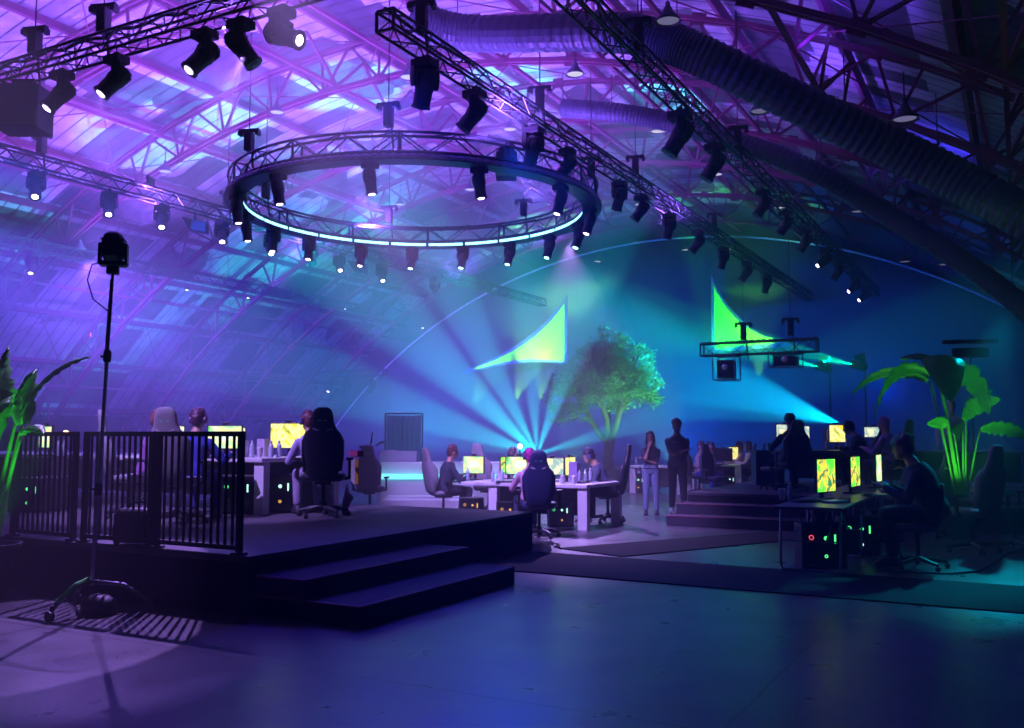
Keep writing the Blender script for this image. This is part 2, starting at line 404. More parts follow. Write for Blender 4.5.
# ================================================================ RIGGING
def truss(p0, p1, label, size=0.32, group=None, m=None, posts=False):
    p0, p1 = Vector(p0), Vector(p1); d = p1 - p0; Ln = d.length; ang = math.atan2(d.y, d.x)
    root = empty('lighting_truss', p0, ang, label, 'lighting truss', group); m = m or M['trussblack']
    h = size / 2; cs = [(-h, -h), (h, -h), (h, h), (-h, h)]
    for y, z in cs: MB().tube((0, y, z), (Ln, y, z), 0.026, n=6).build('chord', m, root)
    b = MB(); n = max(2, int(Ln / (size * 1.1)))
    for i in range(n):
        x0, x1 = Ln * i / n, Ln * (i + 1) / n
        for k in range(4):
            a, c = (cs[k], cs[(k + 1) % 4]) if i % 2 == 0 else (cs[(k + 1) % 4], cs[k])
            b.bar((x0, *a), (x1, *c), 0.02)
    for x in (0, Ln):
        for k in range(4): b.bar((x, *cs[k]), (x, *cs[(k + 1) % 4]), 0.04)
    b.build('web_lattice', m, root)
    # cable bundle lying along the top
    MB().path([(Ln * i / 40, 0.05 * math.sin(i * 1.7), h + 0.03 + 0.02 * math.sin(i * 2.9)) for i in range(41)], 0.03, 6).build('cable_bundle', M['dark'], root)
    return root
def mk_hoist():
    r = empty('chain_hoist', (0, 0, 0)); tag(r, None, 'chain hoist')
    MB().box((0, 0, 0.25), (0.17, 0.20, 0.42)).build('motor_body', M['black'], r, bevel=0.02)
    MB().box((0, 0, 0.50), (0.46, 0.10, 0.07)).box((-.2, 0, .44), (.08, .16, .1)).box((.2, 0, .44), (.08, .16, .1)).build('bracket', M['black'], r, bevel=0.01)
    MB().tube((0, 0, 0.52), (0, 0, 2.7), 0.012, n=5).build('chain', M['dark'], r)
    MB().path([(0.07, 0, 0.1), (0.1, 0, -0.25), (0.12, 0.02, -0.5), (0.08, 0, -0.2), (0.06, 0, .1)], 0.018, 5).build('chain_bag', M['black'], r)
    return r
def hoist(p, label): return use('hoist', mk_hoist, p, YAW * 0.6, label, 'chain hoists lifting the trusses')
def mk_mover():
    r = empty('moving_head_light', (0, 0, 0)); tag(r, None, 'stage light')
    MB().box((0, 0, -0.09), (0.34, 0.26, 0.13)).box((0, 0, 0.0), (0.10, 0.06, 0.09)).build('base', M['black'], r, bevel=0.02)
    y = MB(); y.box((0, 0, -0.18), (0.10, 0.40, 0.05)); 
    for s in (-1, 1): y.loft([((0, s * .19, -.17), .07, .02), ((0, s * .195, -.30), .075, .022), ((0, s * .19, -.44), .05, .02)], 10)
    y.build('yoke', M['black'], r)
    h = MB(); h.lathe([(0.05, 0.24), (0.12, 0.22), (0.145, 0.12), (0.15, 0.0), (0.13, -0.08), (0.125, -0.28), (0.14, -0.30), (0.14, -0.33)], n=16)
    for s in (-1, 1): h.box((0, s * .14, 0.06), (.16, .05, .2))
    for i in range(4): h.lathe([(.148, .17 - i * .03), (.158, .165 - i * .03), (.148, .16 - i * .03)], n=16)
    ho = h.build('head', M['dark'], r, smooth=False); ho.location = (0, 0, -0.40)
    l = MB().lathe([(0.075, -0.331), (0.06, -0.345), (0.02, -0.352)], n=16).build('lens', M['lens'], ho)
    return r
LENS = {}
def mover(p, d, label, group, lens='off', scale=1.0):
    r = use('mover', mk_mover, p, 0, label, group, scale)
    d = Vector(d).normalized(); pan = math.atan2(d.y, d.x); tilt = math.acos(max(-1, min(1, -d.z)))
    for c in r.children:
        if c.name.startswith('yoke'): c.rotation_euler = (0, 0, pan)
        if c.name.startswith('head'):
            c.rotation_euler = (Matrix.Rotation(pan, 3, 'Z') @ Matrix.Rotation(-tilt, 3, 'Y')).to_euler()
            ln = c.children[0]
            if lens not in LENS:
                me = ln.data.copy(); me.materials.clear(); me.materials.append({'on': M['lens'], 'cyan': M['lensc'], 'off': M['lensoff']}[lens]); LENS[lens] = me
            ln.data = LENS[lens]
    return r
ZT = 7.95
truss((-8.4, 11.3, ZT), (-8.4, 44.2, ZT), 'long black lighting truss running to the curtain, passing behind the light ring')
truss((-5.5, 10.2, ZT), (-5.5, 44.2, ZT), 'long black lighting truss to the right, next to the big air duct')
truss((-20.1, 9, ZT), (-20.1, 40, ZT), 'lighting truss left of the light ring with small bright lamps below')
truss((-27.6, 10, 7.6), (-27.6, 36, 7.6), 'outermost lighting truss low over the hall\'s purple flank')
truss((-16.2, 9.88, ZT), (-6.0, 9.88, ZT), 'lighting truss crossing the upper corner over the big speaker')
# T1
T1 = [(12.41, 1.15), (14.0, 1.1), (16.3, 1.1), (17.9, 1), (20.9, 1), (22.4, 1), (24.6, 1), (27.2, 1), (30, 1), (33, 1), (36, 1)]
for i, (y, s) in enumerate(T1):
    mover((-8.4, y, ZT - 0.2), (-0.55, -0.25, -0.8) if i % 2 else (-0.35, 0.2, -0.9), '%s moving head light on the truss behind the ring' % ['first', 'second', 'third', 'fourth', 'fifth', 'sixth', 'seventh', 'eighth', 'ninth', 'tenth', 'last'][i], 'moving heads on the truss behind the ring', 'off', s)
T2 = [(16.8, 1.25, 'off'), (19.1, 1.15, 'off'), (23.4, 1, 'off'), (25.9, 1, 'off'), (28.6, 1, 'off'), (31.9, 1, 'on'), (34.4, 1, 'off'), (38.3, 1, 'on'), (41.0, 1, 'on')]
for i, (y, s, l) in enumerate(T2):
    mover((-5.5, y, ZT - 0.2), (-0.5, -0.2, -0.85) if l == 'off' else (-0.75, -0.5, -0.6), '%s moving head light on the truss by the air duct' % ['first', 'second', 'third', 'fourth', 'fifth', 'sixth', 'seventh', 'eighth', 'last'][i], 'moving heads on the truss by the air duct', l, s)
TL = [(13.5, 'on'), (15.5, 'on'), (17.15, 'on'), (19.3, 'on'), (21.3, 'on'), (23.2, 'off'), (24.6, 'on'), (27.0, 'on'), (30.5, 'off')]
for i, (y, l) in enumerate(TL):
    mover((-20.1, y, ZT - 0.2), (0.45, -0.35, -0.8), '%s small lamp on the truss left of the ring' % ['first', 'second', 'third', 'fourth', 'fifth', 'sixth', 'seventh', 'eighth', 'last'][i], 'moving heads on the left truss', l)
for i, (x, y, z) in enumerate([tuple(XP(33, 252, -27.6)), tuple(XP(48, 250, -27.6))][:1]):
    mover((-27.6, y, 7.4), (0.2, -0.3, -0.9), 'faint lamp on the outermost left truss', None, 'on')
TC = [(-14.13, (-.35, -.5, -.8), 'on'), (-12.75, (-.4, -.5, -.8), 'on'), (-10.75, (-.35, -.55, -.8), 'on'), (-10.0, (.5, .35, -.8), 'off'), (-9.2, (.85, .1, -.35), 'on')]
for i, (x, d, l) in enumerate(TC):
    mover((x, 9.88, ZT - 0.2), d, '%s moving head light on the corner truss above the hall' % ['first', 'second', 'third', 'fourth', 'fifth'][i], 'moving heads on the upper left corner truss', l, 1.05)
# hoists
for i, (p, l) in enumerate([((-14.9, 9.88, ZT + .2), 'chain hoist over the big hanging speaker'), ((-13.1, 9.88, ZT + .2), 'chain hoist between two lamps of the corner truss'),
    ((-20.1, 13.6, ZT + .2), 'chain hoist above the first lamp of the left truss'), ((-20.1, 19.5, ZT + .2), 'chain hoist of the left truss beside the ring'),
    ((-8.4, 12.3, ZT + .2), 'chain hoist at the near end of the truss behind the ring'), ((-8.4, 16.6, ZT + .2), 'chain hoist of the truss right above the ring edge'), ((-8.4, 22.0, ZT + .2), 'chain hoist halfway along the truss behind the ring'),
    ((-5.5, 14.6, ZT + .2), 'chain hoist at the near end of the truss by the duct'), ((-5.5, 21.0, ZT + .2), 'chain hoist halfway along the truss by the duct'), ((-8.4, 29, ZT + .2), 'far chain hoist of the truss behind the ring')]): hoist(p, l)
# ---- the light ring
RC = Vector((-12.75, 18.5, 7.0)); RR = 4.27
def ring():
    root = empty('ring_truss', RC, 0, 'big circular lighting truss with glowing strip hanging under the roof', 'lighting truss'); m = mat('ring_truss_paint', (0.10, 0.11, 0.16), 0.35, 0.5); n = 72
    C = lambda r, z, i: Vector((r * math.cos(2 * PI * i / n), r * math.sin(2 * PI * i / n), z))
    for r in (RR - .14, RR + .14):
        for z in (0.12, 0.52): MB().path([C(r, z, i) for i in range(n + 1)], 0.03, 6).build('chord', m, root)
    b = MB(); w = 48
    K = lambda r, z, i: Vector((r * math.cos(2 * PI * i / w), r * math.sin(2 * PI * i / w), z))
    for i in range(w):
        for r in (RR - .14, RR + .14):
            b.bar(K(r, .12 if i % 2 else .52, i), K(r, .52 if i % 2 else .12, i + 1), 0.024); 
            if i % 4 == 0: b.bar(K(r, .12, i), K(r, .52, i), 0.04)
        for z in (.12, .52): b.bar(K(RR - .14, z, i), K(RR + .14, z, i + (1 if i % 2 else 0)), 0.022)
    b.build('web_lattice', m, root)
    # smooth hoop below carrying the pixel bars
    h = MB(); prof = [(RR - .17, 0.08), (RR + .19, 0.08), (RR + .19, -0.05), (RR - .21, -0.05), (RR - .21, -0.03), (RR - .17, -0.03), (RR - .17, 0.08)]
    for i in range(n):
        for (r0, z0), (r1, z1) in zip(prof, prof[1:]):
            bb = len(h.v); h.v += [C(r0, z0, i), C(r1, z1, i), C(r1, z1, i + 1), C(r0, z0, i + 1)]; h.f.append([bb, bb + 1, bb + 2, bb + 3])
    h.build('hoop', m, root)
    for i in range(24):                                       # pixel bars, inside face of the hoop
        b = MB(); a0 = 2 * PI * (i + .04) / 24; a1 = 2 * PI * (i + .96) / 24
        for j in range(4):
            t0, t1 = a0 + (a1 - a0) * j / 4, a0 + (a1 - a0) * (j + 1) / 4
            r = RR - .185
            b.bar((r * math.cos(t0), r * math.sin(t0), .01), (r * math.cos(t1), r * math.sin(t1), .01), 0.02, 0.075)
        b.build('pixel_bar', M['strip'], root)
    b = MB(); N_ = 300                                         # row of little beads round the hoop's outer edge
    b.path([((RR + .2) * math.cos(2 * PI * i / N_), (RR + .2) * math.sin(2 * PI * i / N_), .02) for i in range(N_ + 1)], [.05 if i % 2 else .028 for i in range(N_ + 1)], 6)
    b.build('bead_row', mat('bead', (0.35, 0.3, 0.55), 0.3), root)
    return root
ring()
def ring_pt(deg, dr=0): a = math.radians(deg); return RC + Vector(((RR + dr) * math.cos(a), (RR + dr) * math.sin(a), 0))
RM = [(262, 'on'), (292, 'on'), (322, 'on'), (232, 'on'), (205, 'on'), (352, 'on'), (22, 'on'), (45, 'cyan'), (66, 'cyan'), (86, 'cyan'), (106, 'cyan'), (126, 'cyan'), (146, 'on'), (168, 'on'), (186, 'on')]
for i, (a, l) in enumerate(RM):
    p = ring_pt(a, -.05) - Vector((0, 0, .03)); out = (p - RC).normalized()
    d = Vector((0.1, 0.1, -1)) if 200 < a < 340 else Vector((-.1, -.15, -1)) - out * 0.15
    mover(p, d, '%s moving head light under the ring' % ['near side', 'near right', 'right', 'near left', 'left', 'far right', 'right rear', 'first rear', 'second rear', 'third rear', 'fourth rear', 'fifth rear', 'sixth rear', 'seventh rear', 'left end'][i], 'moving heads hanging under the light ring', l, 0.9)
for a, l in [(247, 'chain hoist lifting the near left of the light ring'), (297, 'chain hoist lifting the near right of the light ring'), (20, 'chain hoist lifting the right of the light ring'), (80, 'chain hoist lifting the rear of the light ring'), (135, 'chain hoist lifting the rear left of the light ring'), (190, 'chain hoist lifting the left of the light ring')]:
    hoist(ring_pt(a) + Vector((0, 0, .62)), l)
# speakers / boxes
def speaker(p, d, rz, label, gm=None):
    r = empty('loudspeaker', p, rz, label, 'loudspeaker')
    MB().box((0, 0, -d[2] / 2), d).build('cabinet', mat('speaker_shell', (0.10, 0.11, 0.14), 0.6), r, bevel=0.03)
    MB().box((0, -d[1] / 2 - .012, -d[2] / 2), (d[0] * .92, .02, d[2] * .92)).build('grille', mat('speaker_grille', (0.06, 0.06, 0.08), 0.5, bump=.3, nscale=120), r)
    MB().box((0, 0, .08), (d[0] * .5, .08, .16)).box((-d[0] * .3, 0, .03), (.06, d[1] * .8, .06)).box((d[0] * .3, 0, .03), (.06, d[1] * .8, .06)).build('rigging_frame', M['black'], r)
    return r
speaker((-15.15, 9.88, 7.62), (0.8, 0.6, 0.78), YAW, 'big dark box loudspeaker hanging at the end of the corner truss')
speaker((-9.35, 16.9, 7.5), (0.45, 0.4, 0.55), YAW, 'boxy loudspeaker hanging at the right edge of the light ring')
for i, y in enumerate((18.3, 25.6)):
    p = Vector((-20.1, y, 7.6)); r = empty('par_flood', p, 0.6, ['dark wedge-shaped flood lamp under the left truss', 'dark flood lamp on the left truss under the ring'][i], 'stage light', 'wedge flood lamps on the left truss')
    MB().poly([(-.35, -.2, 0), (.35, -.2, -.12), (.35, -.2, -.42), (-.1, -.2, -.36)], (0, .35, 0)).build('housing', M['dark'], r, bevel=.02)
    MB().bar((0, 0, -.05), (0, 0, .2), .05).build('clamp', M['black'], r)
# illuminated exit sign on the left truss
r = empty('truss_sign', (-20.1, 16.75, 8.28), -PI / 2 + .5, 'small lit sign box clamped on top of the left truss', 'sign')
MB().box((0, 0, 0), (.44, .08, .24)).build('box', M['alu'], r, bevel=.01); MB().box((0, -.05, 0), (.34, .02, .05)).build('red_bar', glow('red_bar', (1, .25, .3), 3), r)
# ---- pendant lamps on the roof trusses
def mk_pendant():
    r = empty('pendant_lamp', (0, 0, 0)); tag(r, None, 'pendant lamp')
    MB().lathe([(0.05, 0.42), (0.055, 0.34), (0.09, 0.28), (0.12, 0.2), (0.24, 0.06), (0.27, 0.0), (0.25, 0.0), (0.22, 0.06), (0.10, 0.19), (0.04, 0.27)], n=20).build('shade', mat('lamp_enamel', (.12, .13, .16), .35), r, smooth=True)
    MB().lathe([(0.22, 0.035), (0.18, 0.02), (0.02, 0.005)], n=20).build('bulb', M['bulb'], r)
    MB().tube((0, 0, 0.4), (0, 0, 1.0), 0.014, n=5).build('rod', M['dark'], r)
    return r
PL = [(165, 172), (277, 113), (408, 78), (575, 75), (510, 130), (658, 132), (760, 112), (716, 175), (740, 258), (817, 170), (950, 195), (33, 255), (470, 190), (388, 160), (400, 205), (905, 120), (780, 208), (975, 280), (945, 265), (700, 258), (810, 232), (668, 22), (858, 212), (630, 275), (905, 262), (640, 205), (80, 250)]
PN = ['beside the lit sign', 'just left of the ring top', 'above the near ring edge, by the black truss', 'below the big duct', 'between ring and black truss', 'under the thin duct', 'under the bend of the big duct', 'between the two black trusses', 'over the curtain pipe', 'right of the red roof tie', 'low in the dark right flank', 'in the purple haze far left', 'inside the ring, right', 'inside the ring, top', 'inside the ring, low', 'close under the brown pipe', 'beyond the duct bend', 'far down the dark right flank', 'at the curtain edge, dark right', 'at the curtain top', 'past the lit spotlights', 'almost overhead near the top edge', 'among the dark roof ties', 'left on the curtain pipe', 'above the curtain edge', 'past the ring\'s right end', 'left of the tripod lamp']
for (x, y), l in zip(PL, PN):
    p = CYL(x, y, 27.2); p.y = min(p.y, 43.5); r_ = use('pendant', mk_pendant, p, 0, 'dark bell-shaped pendant lamp ' + l, 'pendant lamps hung from the roof trusses', .82)
    if p.x > -5.2 or y < 30:
        for ch_ in r_.children:
            if ch_.name.startswith('bulb'):
                ch_.data = ch_.data.copy(); ch_.data.materials.clear(); ch_.data.materials.append(glow('pendant_bulb_dim', (.5, .45, .9), .35))
# tiny ceiling downlights far left
for i, (x, y) in enumerate([(187, 290), (248, 298), (345, 309), (423, 328), (248, 298)][:4]):
    p = CYL(x, y, 28.6); r = empty('small_downlight', p, 0, ['small bright downlight on the purple roof, first', 'small bright downlight on the purple roof, second', 'small bright downlight below the ring lamps', 'small bright downlight beside the cyan beam'][i], 'ceiling light', 'small downlights on the left roof slope')
    MB().lathe([(.09, .12), (.1, 0), (.08, 0)], n=12).build('can', M['dark'], r); MB().lathe([(.07, .0), (.02, -.02)], n=12).build('lens', glow('dl', (.9, .9, 1), 8), r)
for p, l in ((CYL(92, 335, 29.2), 'small red exit light high on the left roof slope'), (CYL(35, 412, 29.2), 'small red exit light low on the left, by the banana plant')):
    r = empty('exit_light', p, -.6, l, 'exit sign'); MB().box((0, 0, 0), (.34, .08, .2)).build('housing', M['dark'], r); MB().box((0, -.05, 0), (.3, .02, .16)).build('face', glow('exit_red', (1, .15, .2), 3.5), r)
# ---- short hung truss at the right with two projector cages
q0, q1 = Vector((-7.95, 26, 3.98)), Vector((-4.75, 26, 4.12))
t = truss(q0, q1, 'short hanging truss in front of the right green sail', 0.34)
hoist(q0 + Vector((1.2, 0, .2)), 'chain hoist in front of the right green sail'); hoist(q0 + Vector((2.5, 0, .25)), 'chain hoist at the tip of the right green sail')
for (cx, w, h, l) in ((-7.25, .62, .68, 'tall projector cage hanging under the short truss'), (-5.6, .8, .36, 'flat projector cage hanging under the short truss')):
    r = empty('projector', (cx, 26, 3.78), 0, l, 'projector')
    MB().box((0, 0, -h * .55), (w * .7, .5, h * .75)).build('body', M['dark'], r, bevel=.03)
    b = MB()
    for sx in (-1, 1):
        for sy in (-1, 1): b.bar((sx * w / 2, sy * .3, .1), (sx * w / 2, sy * .3, -h), .03)
    for z in (-h, 0):
        for s in (-1, 1): b.bar((-w / 2, s * .3, z), (w / 2, s * .3, z), .03); b.bar((s * w / 2, -.3, z), (s * w / 2, .3, z), .03)
    b.build('cage', M['alu'], r)
    MB().lathe([(.08, 0), (.09, .08), (.06, .1)], (0.05, -.25, -h * .5), 12, Matrix.Rotation(PI / 2, 3, 'X')).build('lens', M['chrome'], r)
# dim truss piece with lamps far left of the curtain
a, b_ = W(322, 375, 40), W(385, 372, 40)
truss(a, b_, 'faint short truss floating in the haze above the tables', .3)
for i, xx in enumerate((330, 348, 372)):
    p = W(xx, 379, 40); mover(p, (0, -.4, -.8), ['left', 'middle', 'right'][i] + ' faint lamp under the short hazy truss', 'faint lamps under the hazy truss', 'on' if i == 0 else 'off')
# ---- green sails
def sail(pts, label, inner):
    P = [Vector(p) for p in pts]; c = sum(P, Vector()) / len(P)
    r = MB().poly([(p - c) for p in P], (0, .06, 0)).build('fabric_sail', mat('sail_border', (0.12, 0.10, 0.55), .8), None); r.location = c
    tag(r, label, 'fabric sail')
    MB().poly([(Vector(p) - c + Vector((0, -.03, 0))) for p in inner], (0, .02, 0)).build('panel', mat('sail_cloth', (0.45, 0.95, 0.09), .85, noise=.03, nscale=1), r)
    return r
def curve(p0, p1, sag, n=10):     # sagging edge between two pixel points
    return [(p0[0] + (p1[0] - p0[0]) * t / n + sag[0] * 4 * (t / n) * (1 - t / n), p0[1] + (p1[1] - p0[1]) * t / n + sag[1] * 4 * (t / n) * (1 - t / n)) for t in range(n + 1)]
YS = 41.5
A = curve((567, 295), (463, 371), (9, 7)) + curve((465, 374), (567, 364), (0, -6))[0:]
B = curve((564.5, 303), (473, 368.5), (9, 6)) + curve((475, 370), (564.5, 362), (0, -6))
sail([W(x, y, YS) for x, y in A], 'green lit sail-shaped fabric with blue border behind the tree', [W(x, y, YS) for x, y in B])
A = curve((711, 276), (792, 344), (-9, 11)) + curve((792, 346), (711.5, 352), (0, 0))
B = curve((714, 285), (782, 341), (-8, 9)) + curve((782, 342), (715, 349), (0, 0))
sail([W(x, y, YS) for x, y in A], 'green lit sail-shaped fabric behind the short hanging truss', [W(x, y, YS) for x, y in B])
# drape panels and dark equipment stand at the far right
r = empty('light_stand', at(972, 19, .51), 0, 'tall dark T-shaped stand behind the banana plant', 'light stand')
MB().tube((0, 0, 0), (0, 0, 2.75), .02).build('mast', M['black'], r); MB().box((0, 0, 2.95), (1.05, .12, .08), Euler((0, 0, .3))).box((0, 0, 2.72), (.7, .06, .2), Euler((0, 0, .3))).build('crossbar', M['black'], r)
b = MB()
for i in range(3): b.bar((0, 0, .6), (.5 * math.cos(i * 2.1), .5 * math.sin(i * 2.1), 0), .025)
b.build('tripod', M['black'], r)
# ================================================================ STAGES
def platform(x0, x1, y0, y1, z, label, name='stage_platform'):
    r = empty(name, (x0, y0, 0), 0, label, 'stage')
    MB().box(((x1 - x0) / 2, (y1 - y0) / 2, z - .03), (x1 - x0, y1 - y0, .06)).build('deck', M['stage'], r, bevel=.01)
    MB().box(((x1 - x0) / 2, (y1 - y0) / 2, (z - .06) / 2), (x1 - x0 - .03, y1 - y0 - .03, z - .06)).build('skirt', M['carpet'], r)
    return r
platform(-17.5, -5.85, 6.0, 11.35, .51, 'large black stage platform with railing at its corner and steps')
platform(-5.4, 3.4, 16.6, 21.6, .51, 'black stage platform behind the standing man and the folding tables')
edge = mat('red_nosing', (0.35, 0.10, 0.16), 0.5)
def steps(o, items, label):
    r = empty('stage_steps', o, 0, label, 'steps')
    for (x0, x1, y0, y1, z) in items:
        s = MB().box(((x0 + x1) / 2, (y0 + y1) / 2, z / 2), (x1 - x0, y1 - y0, z)).build('step', M['stage2'], r, bevel=.008, loc=-Vector(o))
        e = MB()
        for a, b in (((x0, y0), (x1, y0)), ((x1, y0), (x1, y1)), ((x0, y0), (x0, y1))): e.bar((*a, z - .004), (*b, z - .004), .014)
        e.build('nosing', edge, s)
    return r
M['stage2'] = mat('step_carpet', (0.055, 0.05, 0.07), 0.8, noise=.2, nscale=40, spec=.2)
steps((-5.85, 6.1, 0), [(-5.85, -4.72, 6.1, 8.72, .17), (-5.85, -5.3, 6.1, 8.74, .34)], 'pair of black carpeted steps up to the railed platform')
steps((-5.4, 15.5, 0), [(-5.42, -3.0, 15.5, 16.6, .17), (-5.42, -3.0, 16.05, 16.6, .34)], 'black carpeted steps beside the standing man')
# floor mats / cable-cover strips
def strip(pts, label, name='floor_mat'):
    P = [Vector((x, y, 0)) for x, y in pts]; c = P[0]
    o = MB().poly([p - c for p in P], (0, 0, .012)).build(name, mat('mat_rubber', (0.012, 0.012, 0.015), .75, noise=.4, nscale=50, bump=.3, spec=.12)); o.location = c; tag(o, label, 'floor mat')
strip([(-5.8, 9.45), (5.5, 9.25), (5.5, 10.85), (-5.8, 11.1)], 'long dark floor strip crossing in front of the folding tables')
strip([(-5.6, 11.6), (-4.5, 11.2), (-3.15, 13.9), (-3.5, 15.4)], 'dark floor strip running diagonally toward the far steps')
# railing
def mk_rail(): 
    r = empty('railing_panel', (0, 0, 0)); tag(r, None, 'railing'); w = 1.0
    f = MB(); h = 1.05
    for x in (.02, w - .02): f.bar((x, 0, 0), (x, 0, h), .045)
    f.bar((0, 0, h), (w, 0, h), .045); f.bar((0, 0, .06), (w, 0, .06), .04); f.build('frame', M['black'], r)
    for i in range(11): MB().bar((.02 + (w - .04) * (i + 1) / 12, 0, .06), (.02 + (w - .04) * (i + 1) / 12, 0, h), .018).build('bar', M['black'], r)
    for x_ in (.02, w - .02): MB().box((x_, 0, .01), (.1, .1, .02)).build('foot_plate', M['black'], r)
    return r
YR = 6.06
for (xa, xb), l in zip(((155, 241), (82, 151), (11, 74)), ('black metal railing panel at the platform corner', 'black metal railing panel behind the tripod pole', 'black metal railing panel beside the left banana plant')):
    a = W(xa, 545, YR).x; b = W(xb, 545, YR).x
    r = use('rail', mk_rail, (a, YR, .51), 0, l, 'railing panels on the platform edge'); r.scale = ((b - a), 1, 1)
# ================================================================ FURNITURE
def mk_gchair(fab):
    def f():
        r = empty('gaming_chair', (0, 0, 0)); tag(r, None, 'gaming chair')
        b = MB()
        for i in range(5):
            a = i * 2 * PI / 5 + .3; b.path([(0, 0, .11), (.17 * math.cos(a), .17 * math.sin(a), .10), (.31 * math.cos(a), .31 * math.sin(a), .075)], [.035, .03, .018], 6)
        b.lathe([(.04, .08), (.045, .16), (.03, .17)], n=12); b.build('star_base', M['black'], r)
        for i in range(5):
            a = i * 2 * PI / 5 + .3; MB().lathe([(.01, -.025), (.03, -.022), (.03, .022), (.01, .025)], (.31 * math.cos(a), .31 * math.sin(a), .03), 10, Matrix.Rotation(a + .8, 3, 'Z') @ Matrix.Rotation(PI / 2, 3, 'X')).build('caster', M['dark'], r)
        MB().tube((0, 0, .15), (0, 0, .42), .025).box((0, 0, .42), (.2, .28, .05)).build('gas_lift', M['black'], r)
        MB().loft([((0, .02, .43), .22, .22), ((0, .02, .46), .26, .26), ((0, .02, .51), .265, .265), ((0, .02, .53), .24, .24)], 20, 4).build('seat', fab, r, smooth=True)
        k = -.16   # recline
        R = []
        for z, wx, wy in ((.48, .17, .03), (.52, .22, .05), (.65, .245, .06), (.80, .265, .065), (.92, .275, .06), (1.0, .26, .055), (1.07, .19, .05), (1.15, .155, .048), (1.23, .145, .045), (1.29, .12, .04), (1.32, .07, .02)):
            R.append(((0, -.24 + (z - .48) * k, z), wx * .84, wy))
        MB().loft(R, 20, 3.2).build('backrest', fab, r, smooth=True)
        MB().box((0, -.24 - .62 * .16 - .053, 1.17), (.10, .008, .02)).build('green_mark', mat('chair_mark', (.1, .8, .35), .5, emit=(.05, .8, .3), estr=.25), r)  # slight glow put into the embroidered mark, which is no lamp
        for s in (-1, 1): MB().box((s * .085, -.24 - .55 * .16 - .05, 1.055), (.07, .02, .022), Euler((0, s * -.35, 0))).build('belt_slot', mat('slot_trim', (.35, .33, .4), .4), r, bevel=.004)
        for s in (-1, 1): MB().loft([((s * .20, -.21, .56), .026, .05), ((s * .225, -.25, .75), .026, .06), ((s * .23, -.27, .92), .022, .055), ((s * .20, -.3, 1.02), .01, .03)], 8).build('side_wing', fab, r, smooth=True)
        for s in (-1, 1):
            MB().bar((s * .24, -.02, .46), (s * .31, -.02, .47), .04).bar((s * .31, -.02, .46), (s * .31, -.02, .68), .035).box((s * .31, .02, .70), (.08, .26, .03)).build('armrest', M['black'], r)
        return r
    return f
CH = {'black': mk_gchair(M['chairblack']), 'grey': mk_gchair(M['chairgrey']), 'blue': mk_gchair(mat('navy_leather', (.03, .035, .11), .45))}
CHAIRH = CH; CH = 1.55
def chair(kind, px, d, z, phi, label, scale=1.0, group=None):
    p = at(px, d, z); return use('gc' + kind, CHAIRH[kind], p, YAW + math.radians(phi), label, group, scale)
def desk(x0, x1, y0, y1, z0, label, legs=None, m=None, h=.74, panel=True):
    r = empty('desk', (x0, y0, z0), 0, label, 'desk'); m = m or M['white']
    MB().box(((x1 - x0) / 2, (y1 - y0) / 2, h - .03), (x1 - x0, y1 - y0, .06)).build('desktop', m, r, bevel=.012)
    for lx in (legs or (.09, x1 - x0 - .09)):
        for ly in (.1, y1 - y0 - .1): MB().box((lx, ly, (h - .06) / 2), (.17, .12, h - .06)).build('leg', m, r, bevel=.008)
    if panel: MB().box(((x1 - x0) / 2, (y1 - y0) / 2, .42), (x1 - x0 - .4, .03, .5)).build('modesty_panel', M['dark'], r)
    return r
SC = [screen_mat('screen_desert', [(1, .75, .05), (1, .95, .45), (.9, .8, .15), (.25, .4, .02)], 1.6, 6),
      screen_mat('screen_field', [(.1, .5, .05), (.5, 1, .5), (1, .95, .4), (.8, 1, .9)], 1.5, 5),
      screen_mat('screen_green', [(.1, .9, .05), (.3, 1, .1), (1, .6, .05), (.02, .25, .1)], 1.8, 9),
      screen_mat('screen_sand', [(1, .8, .3), (.95, .9, .6), (.3, .5, .5), (1, .9, .7)], 1.6, 6)]
def monitor(p, rz, w, h, sc, label, cam=True, stand=.12, cat='monitor'):
    r = empty('monitor', p, rz, label, cat); zc = stand + h / 2
    MB().box((0, 0, zc), (w + .03, .035, h + .03)).box((0, .03, zc), (w * .5, .04, h * .5)).build('housing', M['dark'], r, bevel=.006)
    MB().box((0, -.02, zc), (w, .006, h)).build('screen', SC[sc], r)
    MB().bar((0, .05, .01), (0, .05, zc), .04).box((0, .04, .008), (.24, .18, .016)).build('stand', M['black'], r)
    if cam: MB().box((0, 0, stand + h + .035), (.09, .04, .035)).box((0, .0, stand + h + .012), (.03, .03, .03)).build('webcam', M['black'], r, bevel=.008)
    return r
def pc(p, rz, label, cols=('led_g', 'led_w', 'led_o'), s=1.0):
    r = empty('computer_tower', p, rz, label, 'computer'); w, dd, h = .23 * s, .48 * s, .46 * s
    MB().box((0, 0, h / 2 + .01), (dd, w, h)).build('case', M['black'], r, bevel=.012)
    MB().box((0, -w / 2 - .004, h / 2 + .01), (dd * .92, .006, h * .9)).build('side_glass', mat('smoked_glass', (.01, .01, .012), .08), r)
    for i, (x, z, c) in enumerate(((-.3, .72, cols[0]), (.02, .7, cols[1]), (.02, .3, cols[2]))):
        MB().lathe([([.018, .004, .010][i] * s, 0), ([.026, .022, .018][i] * s, 0), ([.026, .022, .018][i] * s, .006), ([.018, .004, .010][i] * s, .006), ([.018, .004, .010][i] * s, 0)], (x * dd, -w / 2 - .007, z * h), 14, Matrix.Rotation(PI / 2, 3, 'X'), False).build('fan_ring', M[cols[i]], r)
    MB().box((.22 * dd, -w / 2 - .01, .68 * h), (.02, .006, .2 * h)).build('light_bar', M[cols[1]], r)
    return r
